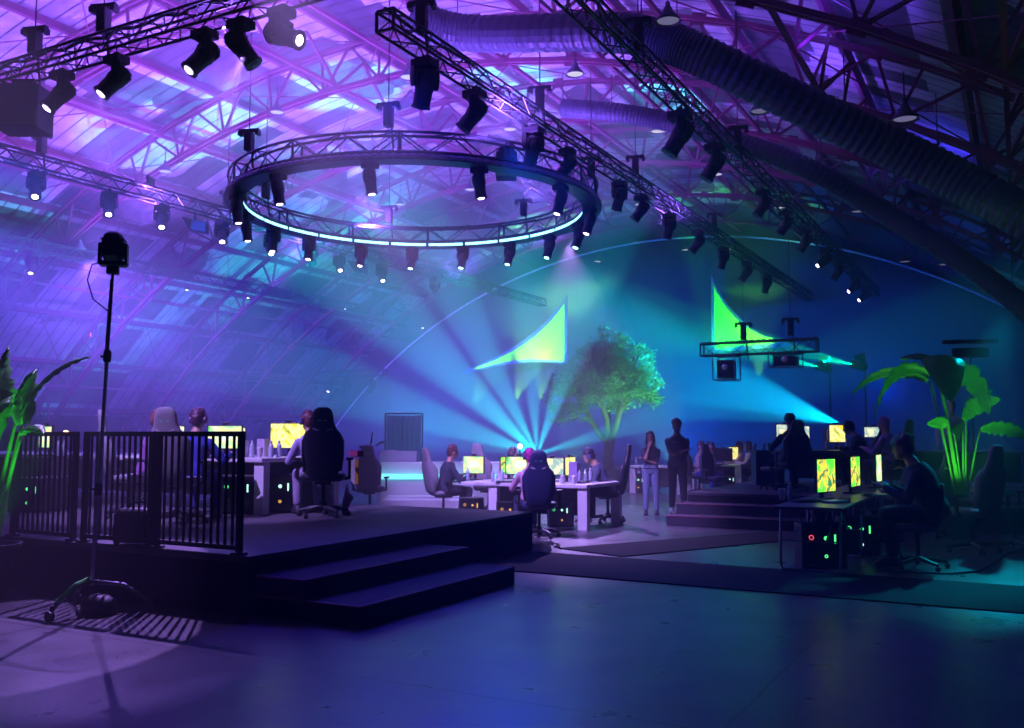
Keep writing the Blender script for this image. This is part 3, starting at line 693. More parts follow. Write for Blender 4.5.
def mk_bottle():
    r = empty('water_bottle', (0, 0, 0)); tag(r, None, 'bottle')
    MB().lathe([(.03, 0), (.033, .02), (.033, .145), (.029, .165), (.014, .182), (.013, .2)], n=12).build('bottle_body', mat('clear_plastic', (.5, .55, .7), .15), r, smooth=True)
    MB().lathe([(.015, .2), (.015, .222), (.01, .224)], n=10).build('cap', M['white'], r); return r
def bottle(p, label): return use('bottle', mk_bottle, p, 0, label)
def mk_cup():
    r = empty('paper_cup', (0, 0, 0)); tag(r, None, 'cup')
    MB().lathe([(.03, 0), (.042, .12), (.043, .122)], n=14).build('cup_wall', M['white'], r); MB().lathe([(.045, .12), (.044, .135), (.03, .138)], n=14).build('lid', M['white'], r); return r
def mk_keys():
    r = empty('keyboard', (0, 0, 0)); tag(r, None, 'keyboard')
    MB().box((0, 0, .012), (.42, .14, .024)).build('body', M['dark'], r, bevel=.004)
    b = MB()
    for i in range(14):
        for j in range(5): b.box((-.19 + i * .029, -.05 + j * .026, .028), (.022, .02, .01))
    b.build('keys', mat('keycaps', (.08, .08, .1), .4), r); return r
def small_box(p, d, m, label, name='box', cat='box', rz=0):
    r = empty(name, p, rz, label, cat); MB().box((0, 0, d[2] / 2), d).build('body', m, r, bevel=.006); MB().box((0, 0, d[2] + .004), (d[0] * .9, d[1] * .9, .008)).build('lid', m, r); return r
# ---- desks on the railed platform
D1 = desk(-12.95, -8.68, 9.12, 10.75, .51, 'long white double desk on the railed platform with a player at its end')
D2 = desk(-17.2, -13.1, 9.3, 10.9, .51, 'white double desk at the far left behind the railing')
MB().box((4.0, .85, .36), (.05, 1.4, .7)).build('end_panel', mat('green_grey_panel', (.06, .12, .12), .6), D1)
zt = 1.25
def on(px, d, z=zt): return at(px, d, z)
monitor(on(289, 13.2), YAW - .1, .50, .34, 0, 'monitor with a yellow desert game, left of the black gaming chair')
monitor(on(226, 12.75), YAW - .05, .46, .30, 1, 'monitor with a green and yellow game, at the railing corner')
monitor(on(232, 13.6), YAW + .1, .40, .28, 3, 'second lit monitor just behind the one at the railing corner')
monitor(on(170, 13.0), YAW + .2, .4, .3, 3, 'monitor hidden by the railing beside the grey chair', cam=False)
monitor(on(48, 13.6, 1.25), YAW - .8, .5, .3, 1, 'narrow dim monitor at the far left behind the railing')
bottle(on(253, 12.5), 'clear water bottle on the white desk end, by the railing')
small_box(on(264, 13.0), (.14, .1, .24), mat('pale_carton', (.5, .45, .6), .6), 'pale carton standing beside the yellow monitor', 'carton')
bottle(on(272, 12.6), 'bottle below the corner of the yellow monitor'); bottle(on(280, 12.7), 'dark-capped bottle under the middle of the yellow monitor')
use('cup', mk_cup, on(261, 12.35), 0, 'white cup between the bottle and the carton')
use('keys', mk_keys, on(225, 12.0), YAW, 'keyboard on the white desk behind the railing corner')
small_box(on(245, 12.9), (.1, .1, .22), M['white'], 'small white speaker box left of the water bottle', 'desk_speaker', 'speaker')
for px_, d, l in ((283, 12.7, 'computer tower with green lights under the desk by the black chair'), (243, 12.4, 'computer tower with lights under the desk at the railing corner')): pc(at(px_, d, .51), YAW + .05, l, s=1.1)
for px_, d, l, c in ((34, 12.6, 'computer tower with green light at the far left', 'led_g'), (47, 12.8, 'computer tower with red light at the far left', 'led_r'), (60, 13.2, 'computer tower beside the white desk leg, far left', 'led_o')): pc(at(px_, d, .51), YAW + .1, l, ('led_g', c, c), 1.0)
bottle(on(60, 13.0), 'bottle on the far left desk, seen through the railing'); bottle(on(66, 13.1), 'bottle next to the amber lamp on the far left desk')
r = empty('desk_lamp', on(67, 13.3), 0, 'small glowing amber lamp on the far left desk', 'lamp'); MB().tube((0, 0, 0), (0, 0, .3), .012).lathe([(.05, 0), (.05, .015), (.02, .02)], n=12).build('stem', M['black'], r); MB().ball((0, 0, .33), .04).build('bulb', glow('amber_bulb', (1, .55, .25), 6), r)
r = empty('equipment_case', at(141, 8.95, .51), YAW, 'dark soft equipment case on the platform floor behind the railing', 'case')
MB().loft([((0, 0, .03), .19, .14), ((0, 0, .08), .20, .15), ((0, 0, .3), .19, .14), ((0, 0, .35), .15, .1)], 20, 5).build('body', M['dark'], r, smooth=True)
MB().path([(-.08, 0, .34), (-.06, 0, .4), (.06, 0, .4), (.08, 0, .34)], .012, 6).build('handle', M['black'], r)
for s in (-1, 1): MB().ball((s * .15, -.1, .03), .03).build('wheel', M['black'], r)
chair('black', 325, 12.0, .51, 8, 'black gaming chair with a green mark, back to the viewer, at the white desk end', 1.05)
chair('grey', 180, 11.0, .51, -4, 'grey gaming chair with a green mark behind the railing corner', 1.03)
chair('grey', 134, 11.9, .51, -70, 'grey gaming chair seen edge-on behind the railing by the tripod pole', 1.03)
# ---- floor behind the platform
chair('grey', 371, 18.3, 0, 0, 'empty grey gaming chair just beyond the black platform edge', 1.03)
desk(-8.6, -6.2, 13.9, 15.5, 0, 'white double desk in the middle of the hall with lit monitors', legs=(.62, 2.3))
desk(-6.15, -4.6, 14.6, 15.2, 0, 'low dark crate table under the desk end', h=.3, m=M['dark'], panel=False) if False else None
monitor(at(474, 17.0, .74), YAW - .5, .42, .30, 1, 'green-lit monitor in front of the player in the dark hoodie')
monitor(at(520, 16.7, .74), YAW + .05, .50, .30, 1, 'bright monitor left of the blue chair')
monitor(at(552, 16.4, .74), YAW + .0, .44, .28, 3, 'sandy-coloured monitor right of the blue chair')
monitor(at(510, 17.3, .74), YAW + .5, .40, .28, 2, 'small monitor behind the bottles on the central desk')
monitor(at(569, 16.3, .74), YAW + 1.1, .42, .30, 0, 'monitor turned edge-on at the right of the central desk')
small_box(at(574, 16.1, .74), (.16, .12, .34), mat('mauve_box', (.35, .28, .5), .6), 'tall mauve box on the central desk', 'carton')
r = empty('ball_lamp', at(520, 17.4, .74), 0, 'small glowing ball lamp on the central desk', 'lamp'); MB().tube((0, 0, 0), (0, 0, .55), .01).build('stem', M['black'], r); MB().ball((0, 0, .6), .05).build('globe', glow('ball', (.8, .9, 1), 5), r)
for px_, d, l in ((493, 16.3, 'white water bottle left on the central desk'), (502, 16.4, 'water bottle beside the white one on the central desk'), (468, 16.7, 'bottle before the green-lit monitor'), (579, 16.0, 'white bottle among the items right of the tall box'), (585, 16.2, 'second white bottle right of the tall box'), (590, 16.6, 'third bottle near the leaning player')): bottle(at(px_, d, .74), l)
use('cup', mk_cup, at(573, 15.5, .74), 0, 'white paper cup at the front of the central desk'); use('cup', mk_cup, at(562, 15.7, .74), 0, 'white cup behind the paper cup on the central desk')
use('keys', mk_keys, at(583, 15.9, .74), YAW + 1.3, 'keyboard before the leaning player'); use('keys', mk_keys, at(508, 16.0, .74), YAW, 'keyboard at the front of the central desk')
for px_, d, l in ((509, 16.0, 'computer tower under the central desk left of the blue chair'), (560, 15.9, 'computer tower with amber light under the central desk'), (472, 17.0, 'computer tower under the left end of the central desk')): pc(at(px_, d, 0), YAW + .1, l, ('led_g', 'led_w', 'led_o') if px_ == 560 else ('led_o', 'led_o', 'led_o'), .9)
chair('grey', 444, 17.4, 0, -62, 'grey gaming chair of the player in the dark hoodie')
chair('grey', 489, 18.6, 0, -35, 'dark grey gaming chair behind the central desk, in front of the uplight', 1.05)
chair('blue', 539, 14.3, 0, -3, 'large navy gaming chair, back to the viewer, at the central desk', 1.0)
chair('black', 607, 16.7, 0, 78, 'black gaming chair of the leaning player, right of the central desk', 1.05)
DT = desk(at(628, 25, 0).x, at(628, 25, 0).x + 1.5, at(628, 25, 0).y, at(628, 25, 0).y + .8, 0, 'small white desk behind the standing woman', m=M['white'])
pc(at(636, 25.2, 0), YAW + .1, 'dark computer tower under the desk behind the woman', s=1.1); bottle(at(636, 25.2, .74), 'bottle on the desk behind the woman')
# white island counter with glowing strip
r = empty('island_counter', at(380, 20.6, 0), YAW - .06, 'pale counter with a glowing cyan band, left of the central desk', 'counter')
MB().box((1.9, .4, .29), (3.8, .7, .58)).box((-.0, .4, .3), (.08, .8, .6)).build('base', M['white'], r, bevel=.01)
MB().box((1.9, .35, .64), (3.9, .72, .10)).build('light_band', glow('cyan_band', (.15, .75, 1.0), 2.2, True), r)
MB().box((1.9, .45, .82), (3.8, .6, .26)).build('upper_shelf', M['white'], r, bevel=.01)
MB().box((1.2, -.6, .10), (1.9, .9, .2)).box((1.2, -.35, .22), (1.9, .4, .05)).build('plinth', M['white'], r, bevel=.01)
for px_, w, h, l in ((390, .42, .26, 'pale box on the counter, left one'), (408, .42, .24, 'pale box on the counter, right one'), (370, .2, .12, 'low white box at the counter end')): small_box(at(px_, 20.9, .95), (w, .3, h), mat('pale_box', (.42, .4, .55), .6), l, 'storage_box', rz=YAW)
for px_, l in ((363, 'bottle on the counter behind the grey chair'), (383, 'bottle between the pale boxes'), (430, 'bottle at the right of the counter')): bottle(at(px_, 20.8, .95), l)
small_box(at(357, 12.9, 1.25), (.15, .14, .08), mat('maroon_cloth', (.3, .05, .12), .9), 'maroon bundle at the desk end behind the black chair', 'folded_cloth', 'cloth')
r = empty('hanging_towel', at(354, 12.3, .95), YAW, 'yellow and white towel hanging off the desk end', 'towel')
MB().box((0, 0, .12), (.05, .02, .34)).build('white_side', M['white'], r); MB().box((.05, .0, .12), (.045, .02, .32)).build('yellow_side', mat('yellow_cloth', (.8, .5, .05), .9), r)
r = empty('shoe_stand', at(346, 12.25, .51), YAW, 'small pink bag slumped on a castor stand by the desk end', 'bag')
MB().loft([((0, 0, .03), .03, .03), ((.01, 0, .12), .05, .04), ((.05, 0, .22), .07, .05), ((.03, 0, .3), .03, .03), ((.03, 0, .4), .01, .01)], 10, 2).build('pink_fabric', mat('pink_cloth', (.6, .35, .5), .8), r, smooth=True); MB().ball((0, 0, .02), .025).build('castor', M['black'], r)
# drape frame behind the counter
r = empty('drape_frame', at(404, 24, 0), YAW, 'sheer drape on a thin frame behind the counter', 'drape')
b = MB()
for i in range(31): b.v += [Vector((-.45 + .9 * i / 30, .05 * math.sin(i * 1.6), .1)), Vector((-.45 + .9 * i / 30, .05 * math.sin(i * 1.6), 2.05))]
for i in range(30): b.f.append([2 * i, 2 * i + 2, 2 * i + 3, 2 * i + 1])
o = b.build('sheer_cloth', mat('sheer', (.5, .6, .8), .9, trans=.7), r, smooth=True, fix=False)
MB().tube((-.48, 0, 0), (-.48, 0, 2.1), .02).tube((.48, 0, 0), (.48, 0, 2.1), .02).tube((-.48, 0, 2.1), (.48, 0, 2.1), .02).build('frame', M['alu'], r)
# ---- group behind the man
desk(at(719, 26, 0).x - .9, at(719, 26, 0).x + .6, at(719, 26, 0).y - .1, at(719, 26, 0).y + .9, 0, 'white desk of the seated group behind the standing man')
monitor(at(722, 25.4, .74), YAW + 2.6, .5, .32, 1, 'monitor seen from behind on the group\'s desk')
monitor(at(732, 26.6, .74), YAW + .5, .34, .34, 0, 'yellow-lit monitor on the group\'s desk')
chair('blue', 714, 23.2, 0, -150, 'navy gaming chair turned away among the seated group')
chair('black', 698, 24.6, 0, -110, 'gaming chair of the person in the patterned shirt'); chair('black', 741, 26.9, 0, 80, 'gaming chair of the first white-shirted player'); chair('black', 750, 26.3, 0, 80, 'gaming chair of the second white-shirted player')
pc(at(727, 26.2, 0), YAW, 'computer tower under the group\'s desk', s=1)
# ---- right platform desks
dk = mat('dark_desk', (.06, .08, .10), .5)
desk(-4.3, .2, 18.7, 20.2, .51, 'dark double desk on the far platform with bright monitors', m=dk)
small_box(at(764, 19.6, .51), (.5, .4, .72), mat('teal_cabinet', (.05, .09, .11), .6), 'dark cabinet at the platform edge beside the hunched player', 'cabinet', 'cabinet', YAW)
monitor(at(784, 19.8, 1.25), YAW + .05, .36, .26, 3, 'bright monitor left of the hunched player', stand=.26); monitor(at(801, 19.6, 1.25), YAW + .0, .30, .28, 3, 'bright monitor right of the hunched player', stand=.2)
monitor(at(836, 19.2, 1.25), YAW + .1, .33, .34, 0, 'yellow monitor between the two dark players', stand=.16); monitor(at(872, 19.2, 1.25), YAW, .36, .2, 3, 'white-lit monitor right of the second dark player', stand=.26)
for px_, l in ((826, 'bottle left of the yellow monitor on the far platform'), (846, 'bottle right of the yellow monitor on the far platform')): bottle(at(px_, 18.9, 1.25), l)
small_box(at(824, 19.1, 1.25), (.09, .1, .42), mat('mauve_box', (.35, .28, .5), .6), 'narrow mauve box left of the yellow monitor', 'carton')
chair('black', 791, 17.5, .51, 0, 'dark gaming chair of the hunched player on the far platform'); chair('black', 866, 17.4, .51, 40, 'dark gaming chair of the second dark player')
chair('black', 889, 16.9, .51, 40, 'dark gaming chair of the purple-haired person'); chair('grey', 772, 18.0, .51, 60, 'empty grey chair beside the dark cabinet', .8)
# ---- folding tables with computers
def mk_ftable():
    r = empty('folding_table', (0, 0, 0)); tag(r, None, 'folding table'); w, L = .76, 1.8
    MB().box((w / 2, L / 2, .725), (w, L, .035)).build('tabletop', mat('grey_plastic_top', (.10, .11, .13), .4), r, bevel=.012)
    mt = mat('table_tube', (.28, .32, .38), .35, .6)
    for y in (.12, L - .12):
        MB().path([(.05, y + .06, .71), (.05, y, .08), (.08, y, .02), (w - .08, y, .02), (w - .05, y, .08), (w - .05, y + .06, .71)], .014, 8).build('leg', mt, r, smooth=True)
        MB().bar((.2, y, .35), (.2, L / 2, .70), .016).bar((w - .2, y, .35), (w - .2, L / 2, .70), .016).bar((.05, y, .35), (w - .05, y, .35), .016).build('brace', mt, r)
    return r
for i, y in enumerate((10.85, 12.7, 14.55)): use('ftable', mk_ftable, (-2.52, y, 0), 0, ['nearest folding table with a bottle on its corner', 'middle folding table of the row', 'farthest folding table of the row'][i], 'folding tables in a row')
XT = -2.2
for i, (px_, d, l) in enumerate(((823, 11.75, 'nearest green and orange lit monitor on the folding tables'), (852, 13.0, 'middle green lit monitor on the folding tables'), (875.5, 14.3, 'farthest green lit monitor on the folding tables'))):
    p = at(px_, d, .745); monitor(p, YAW + [.78, .98, 1.05][i], .46, .40, 2 if i < 2 else 1, l, cam=False, stand=.10)
pc(at(817, 11.0, 0), YAW + .06, 'computer tower with a white light beneath the nearest folding table', ('led_r', 'led_g', 'led_g'), 1.12); pc(at(853, 12.2, 0), YAW + .06, 'computer tower with a yellow-green light behind the nearest one', ('led_g', 'led_g', 'led_w'), 1.08)
pc(at(880, 13.6, 0), YAW + .1, 'third computer tower under the folding tables', ('led_g', 'led_g', 'led_w'), 1.0)
bottle(at(788, 11.6, .745), 'water bottle on the corner of the nearest folding table'); use('cup', mk_cup, at(780, 11.7, .745), 0, 'clear cup beside the bottle on the folding table')
for px_, d, l, a in ((806, 11.3, 'keyboard on the nearest folding table by the bottle', .4), (842, 11.6, 'keyboard on the nearest folding table by the monitor', 1.2), (865, 12.6, 'keyboard on the middle folding table', 1.3), (884, 13.4, 'keyboard at the old man\'s hands', 1.4)): use('keys', mk_keys, at(px_, d, .745), YAW + a, l)
small_box(at(833, 11.2, .745), (.3, .2, .02), mat('teal_pad', (.1, .6, .6), .4), 'glossy teal pad on the nearest folding table', 'mouse_pad', 'mouse pad', YAW + .6); small_box(at(880, 12.4, .745), (.3, .22, .02), mat('teal_pad', (.1, .6, .6), .4), 'glossy teal pad on the middle folding table', 'mouse_pad', 'mouse pad', YAW + 1)
r = empty('curved_lamp', at(897, 13.2, .745), 0, 'thin bent desk lamp on the folding table before the old man', 'lamp'); MB().path([(0, 0, 0), (.02, 0, .2), (.08, 0, .3), (.02, 0, .36), (-.06, 0, .33)], .01, 6).build('arm', mat('brass_arm', (.5, .4, .2), .4, .6), r, smooth=True); MB().lathe([(.05, 0), (.05, .02), (.02, .03)], n=12).build('foot', M['black'], r)
def mk_ochair():
    r = empty('office_chair', (0, 0, 0)); tag(r, None, 'office chair')
    b = MB()
    for i in range(5):
        a = i * 2 * PI / 5; b.path([(0, 0, .12), (.33 * math.cos(a), .33 * math.sin(a), .075)], [.03, .018], 6)
    b.build('star_base', M['black'], r)
    for i in range(5): a = i * 2 * PI / 5; MB().ball((.33 * math.cos(a), .33 * math.sin(a), .032), .032).build('caster', M['dark'], r)
    MB().tube((0, 0, .1), (0, 0, .43), .025).build('gas_lift', M['black'], r)
    MB().loft([((0, 0, .43), .2, .2), ((0, 0, .46), .24, .24), ((0, 0, .5), .23, .23)], 18, 3.5).build('seat', M['chairblack'], r, smooth=True)
    MB().loft([((0, -.24, .55), .17, .02), ((0, -.26, .7), .22, .03), ((0, -.27, .9), .21, .03), ((0, -.28, .98), .12, .02)], 16, 3).build('backrest', M['chairblack'], r, smooth=True)
    MB().bar((0, -.1, .44), (0, -.25, .62), .05).build('back_post', M['black'], r); return r
use('ochair', mk_ochair, at(913, 11.0, 0), YAW + 1.2, 'black office chair under the old man')
chair('grey', 966, 12.5, 0, 32, 'grey gaming chair right of the old man, in front of the green glow', 1.08); chair('black', 1008, 12.7, 0, 50, 'dark gaming chair beside the grey one, near the right edge', 1.1)
chair('black', 930, 14.3, 0, 20, 'dark gaming chair farther back by the green glow')
o = MB().path([at(x, d, .012) for x, d in ((872, 10.9), (890, 10.7), (915, 10.55), (945, 10.5), (972, 10.7), (985, 11.2), (1000, 12.2), (1018, 12.8))], .011, 6).build('floor_cable', M['black'], smooth=True); tag(o, 'black cable snaking over the floor beside the office chair', 'cable')
# ---- tripod light stand in front
b0 = Vector((-7.2, 5.5, 0))
r = empty('tripod_stand', (b0.x, b0.y, 0), 0, 'tall slim lamp stand on castors in front of the railing', 'light stand')
MB().tube((0, 0, .24), (0, 0, 1.35), .022).build('lower_tube', M['chrome'], r); MB().tube((0, 0, 1.3), (0, 0, 2.2), .017).build('middle_tube', M['chrome'], r); MB().tube((0, 0, 2.15), (0, 0, 3.02), .013).build('upper_tube', mat('dark_tube', (.1, .1, .12), .3, .8), r)
for z in (1.02, 2.2): MB().lathe([(.03, 0), (.035, .02), (.035, .09), (.025, .11)], (0, 0, z), 12).bar((0, 0, z + .05), (-.08, 0, z + .05), .02).build('clamp_collar', M['black'], r)
ends = [Vector((-7.12, 5.05, 0)), Vector((-6.84, 5.86, 0)), Vector((-7.68, 5.72, 0))]
for e in ends:
    v = Vector((e.x - b0.x, e.y - b0.y, 0)); lg = MB().path([(0, 0, .27), v * .5 + Vector((0, 0, .24)), v * .93 + Vector((0, 0, .10))], [.02, .02, .016], 8).build('leg', M['alu'], r, smooth=True)
    MB().lathe([(.02, -.02), (.045, -.018), (.045, .018), (.02, .02)], v + Vector((0, 0, .045)), 14, Matrix.Rotation(PI / 2, 3, 'X')).bar(v * .93 + Vector((0, 0, .12)), v + Vector((0, 0, .05)), .03).build('castor', M['black'], lg)
v = Vector((ends[0].x - b0.x, ends[0].y - b0.y, 0)); MB().path([v * .15 + Vector((0, .02, .30)), v * .5 + Vector((.0, .03, .27)), v * .85 + Vector((0, 0, .16))], .018, 6).build('green_tape', mat('green_tape', (.1, .7, .1), .5), r)
MB().loft([(v * .3 + Vector((.1, .12, .02)), .16, .12), (v * .3 + Vector((.1, .12, .12)), .15, .11), (v * .3 + Vector((.1, .12, .17)), .08, .06)], 14, 3).build('sandbag', M['black'], r, smooth=True)
for s in (-.022,): MB().path([(s, 0, 2.95), (s - .01, 0, 2.4), (s, .01, 1.8), (s - .012, 0, 1.3), (s, 0, .6), (s, 0, .3)], .007, 5).build('cable', M['black'], r)
r.rotation_euler = (0, math.radians(1.9), YAW)
for ch_ in r.children: ch_.data.transform(Matrix.Rotation(-YAW, 4, 'Z'))
for ch_ in r.children:
    for g_ in ch_.children: g_.data.transform(Matrix.Rotation(-YAW, 4, 'Z'))
top_ = Matrix.Rotation(YAW, 3, 'Z') @ Matrix.Rotation(math.radians(1.9), 3, 'Y') @ Vector((0, 0, 3.0))
lp = empty('stand_spotlight', (b0.x + top_.x, b0.y + top_.y, top_.z), YAW + .25, 'black spotlight mounted on top of the tall castor stand', 'stage light')
MB().box((0, 0, .03), (.12, .1, .08)).box((0, 0, .10), (.26, .16, .05)).build('base', M['black'], lp, bevel=.01)
y = MB()
for s in (-1, 1): y.box((s * .13, 0, .2), (.025, .12, .22))
y.build('yoke', M['black'], lp)
h = MB().loft([((0, 0, .12), .08, .09), ((0, 0, .17), .105, .13), ((0, 0, .33), .11, .14), ((0, 0, .40), .09, .12), ((0, 0, .43), .05, .07)], 16, 3.5)
for i in range(4): h.box((0, .0, .2 + i * .05), (.235, .2, .012))
h.build('head', M['dark'], lp, smooth=False)
MB().lathe([(.07, 0), (.07, .02), (.03, .03)], (0, .13, .27), 14, Matrix.Rotation(-PI / 2, 3, 'X')).build('lens', M['lensoff'], lp)
MB().path([(-.1, -.02, .12), (-.2, -.02, .08), (-.24, -.02, -.08), (-.18, -.02, -.28), (-.03, 0, -.4)], .008, 6).build('cable', M['black'], lp, smooth=True)
lp.scale = (.86,) * 3
# ---- uplights on the floor behind the desks and other beam heads
for p, d, l in ((at(537, 27, .5), (-.1, 0, 1), 'beam light shining up in cyan behind the central desk'),):
    rr_ = empty('floor_uplight', p - Vector((0, 0, .5)), 0, l, 'stage light'); MB().box((0, 0, .45), (.3, .3, .9)).build('housing', M['black'], rr_, bevel=.03); MB().lathe([(.11, .91), (.1, .93), (.02, .94)], n=14).build('lens', glow('uplens', (.4, 1, .95), 12), rr_)
for (x, y), l in (((825, 368), 'bright beam light shining left toward the green sail, lower one'), ((860, 366), 'bright beam light shining left above the banana leaf')):
    p = W(x, y, 34); mover(p + Vector((0, 0, .4)), (-.9, .35, .25), l, 'beam lights on tall posts', 'cyan')
    q = empty('light_post', (p.x + .15, p.y, 0), 0, 'thin dark post carrying the %s' % ('lower beam light' if x < 850 else 'beam light above the banana leaf'), 'post'); MB().tube((0, 0, 0), (0, 0, p.z + .45), .03).build('pole', M['black'], q); MB().box((0, 0, .02), (.6, .6, .04)).build('base_plate', M['black'], q); MB().bar((0, 0, p.z + .42), (-.16, 0, p.z + .42), .05).build('arm', M['black'], q)
# ================================================================ PEOPLE
def solid(mb, name, m, parent, voxel=.014, smooth=2):
    me = mb.mesh(name); ob = bpy.data.objects.new(name, me); COL.objects.link(ob)
    bm = bmesh.new(); bm.from_mesh(me); bmesh.ops.recalc_face_normals(bm, faces=bm.faces); bm.to_mesh(me); bm.free()
    rm = ob.modifiers.new('r', 'REMESH'); rm.mode = 'VOXEL'; rm.voxel_size = voxel; rm.use_smooth_shade = True
    sm = ob.modifiers.new('s', 'SMOOTH'); sm.factor = .5; sm.iterations = smooth
    dg = bpy.context.evaluated_depsgraph_get(); nm = bpy.data.meshes.new_from_object(ob.evaluated_get(dg))
    ob.modifiers.clear(); ob.data = nm; nm.materials.clear(); nm.materials.append(m); nm.polygons.foreach_set('use_smooth', [True] * len(nm.polygons))
    ob.parent = parent; bpy.data.meshes.remove(me); return ob
def limb(mb, pts, rs):
    for i in range(len(pts) - 1): mb.path([pts[i], pts[i + 1]], [rs[i], rs[i + 1]], 12)
    for p, r in zip(pts, rs): mb.ball(p, r, n=12)
def person(label, p, rz, pose='sit', top=(.03, .03, .04), bottom=(.03, .03, .05), hair=(.03, .02, .02), skin='skin', long_hair=False, headset=None, lean=.12, hands=None, side=0.0, scale=1.0, sleeves=True, beard=False, cap=None, headturn=0.0, headtilt=0.0, vox=.014, logo=None, woman=False, bulk=1.0, knees=None, dome=False, bald=False):
    r = empty('person', p, rz, label, 'person'); r.scale = (scale,) * 3; n0 = len(bpy.data.objects)
    sit = pose == 'sit'; pel = Vector((0, -.02, .58)) if sit else Vector((0, 0, .97)); L = lean
    D = Vector((side, math.sin(L), math.cos(L))).normalized()
    P = lambda t, y=0: pel + D * t + Vector((0, y, 0))
    sw = .19 if not woman else .165
    body, shirt, pants = MB(), MB(), MB()
    rings = [(-.10, .145, .10), (0, .165, .115), (.12, .145, .10), (.25, .155, .11), (.33, sw - .012, .115), (.39, sw - .03, .105), (.44, .125, .088), (.48, .085, .07), (.54, .056, .058)]
    if woman: rings[2] = (.12, .118, .085)
    body.loft([(P(t), a, b, -L) for t, a, b in rings], 18, 2.3)
    shirt.loft([(P(t), a * bulk + .018, b * bulk + .018, -L) for t, a, b in rings[(1 if woman else 0):8]], 18, 2.3)
    neck = P(.51); hc = neck + Vector((side * .1, math.sin(L + headtilt) * .155 + .015, math.cos(L + headtilt) * .155))
    limb(body, [P(.44), neck + (hc - neck) * .4], [.062, .055])
    HR = Matrix.Rotation(headturn, 3, 'Z') @ Matrix.Rotation(-(L * .4 + headtilt), 3, 'X')
    H = lambda x, y, z: hc + HR @ Vector((x, y, z))
    body.ball(H(0, -.005, .02), .104, (.78, .96, 1.05), 16, HR); body.ball(H(0, .03, -.05), .07, (.82, .95, .95), 14, HR)
    body.ball(H(0, .065, -.085), .028, (1, 1, .8), 10, HR); body.path([H(0, .088, .02), H(0, .112, -.025), H(0, .09, -.035)], [.009, .015, .010], 8)
    for s in (-1, 1): body.ball(H(s * .078, -.005, -.005), .026, (.4, .8, 1.2), 8, HR)
    sh = [P(.375) + Vector((s * (sw - .01), 0, 0)) for s in (-1, 1)]
    if hands is None: hands = [Vector((s * .17, .42, .80)) for s in (-1, 1)] if sit else [Vector((s * .27, .03, .80)) for s in (-1, 1)]
    for k, s in enumerate((-1, 1)):
        a, h = sh[k], Vector(hands[k]); v = h - a; dd = min(v.length, .545); h = a + v.normalized() * dd
        mid = (a + h) / 2; off = math.sqrt(max(.0004, .285**2 - (dd / 2)**2)); side_v = Vector((s * .55, -.25, -.8)); side_v -= v.normalized() * side_v.dot(v.normalized()); e = mid + side_v.normalized() * off
        limb(body, [a, e, h], [.05, .038, .027])
        if sleeves: limb(shirt, [a, e, h - (h - e).normalized() * .03], [.060, .052, .042])
        else: limb(shirt, [a, a.lerp(e, .72)], [.062, .058])
        fd = (h - e).normalized(); up = Vector((0, 0, 1)); sd = fd.cross(up).normalized() if abs(fd.z) < .95 else Vector((s, 0, 0)); nn = sd.cross(fd).normalized()
        Rm = Matrix((sd, fd, nn)).transposed(); body.ball(h + fd * .045, .05, (.82, 1.0, .38), 12, Rm)
        for q, (o_, ln) in enumerate(((-.030, .062), (-.010, .074), (.010, .070), (.029, .055))):
            b_ = h + fd * .08 + sd * o_; c_ = b_ + fd * ln * .5 - nn * .008; body.path([b_, c_, c_ + fd * ln * .4 - nn * .022], [.0105, .0098, .0085], 8)
        t0 = h + fd * .03 - sd * s * .034; body.path([t0, t0 - sd * s * .022 + fd * .03, t0 - sd * s * .026 + fd * .058 - nn * .006], [.0125, .011, .009], 8)
    for k, s in enumerate((-1, 1)):
        hip = pel + Vector((s * .09, 0, -.04))
        if sit: kn, an = Vector((s * .13, .42, .53)), Vector((s * .14, .36, .10))
        else: kn, an = Vector((s * .10, .02, .52)), Vector((s * .115, -.01 if s < 0 else .03, .09))
        if knees: kn, an = Vector(knees[k][0]), Vector(knees[k][1])
        limb(body, [hip, kn, an], [.082, .052, .036]); body.path([an, an + Vector((0, .1, -.04))], [.035, .03], 10)
        limb(pants, [hip, kn, an + (kn - an) * .12], [.105, .073 if not woman else .07, .055])
        MB().loft([(an + Vector((0, -.0 - .0, -.085)) + Vector((0, .05, 0)), .045, .135), (an + Vector((0, .05, -.06)), .048, .135), (an + Vector((0, .035, -.03)), .042, .105), (an + Vector((0, -.005, .02)), .04, .05)], 14, 2.4).build('shoe', mat('shoe_white' if label.find('white shoes') > 0 else 'shoe_dark', (.7, .7, .72) if label.find('white shoes') > 0 else (.04, .04, .05), .5), r, smooth=True)
    pants.loft([(pel - D * .10, .135, .11, -L), (pel, .18, .13, -L), (pel + D * .08, .162, .118, -L), (pel + D * .12, .145, .108, -L)], 18, 2.3)
    solid(body, 'body', M[skin], r, vox)
    so = solid(shirt, 'shirt', mat('cloth_%.2f_%.2f_%.2f' % top, top, .85, noise=.15, nscale=20), r, vox)
    if logo: MB().box(P(.36) + Vector((.06, .135, 0)), (.05, .01, .02)).build('chest_print', mat('print', (.6, .6, .7), .6), so)
    solid(pants, 'trousers', mat('cloth_%.2f_%.2f_%.2f' % bottom, bottom, .9, noise=.25, nscale=14), r, vox)
    hm = mat('hair_%.2f_%.2f_%.2f' % hair, hair, .5, noise=.5, nscale=60)
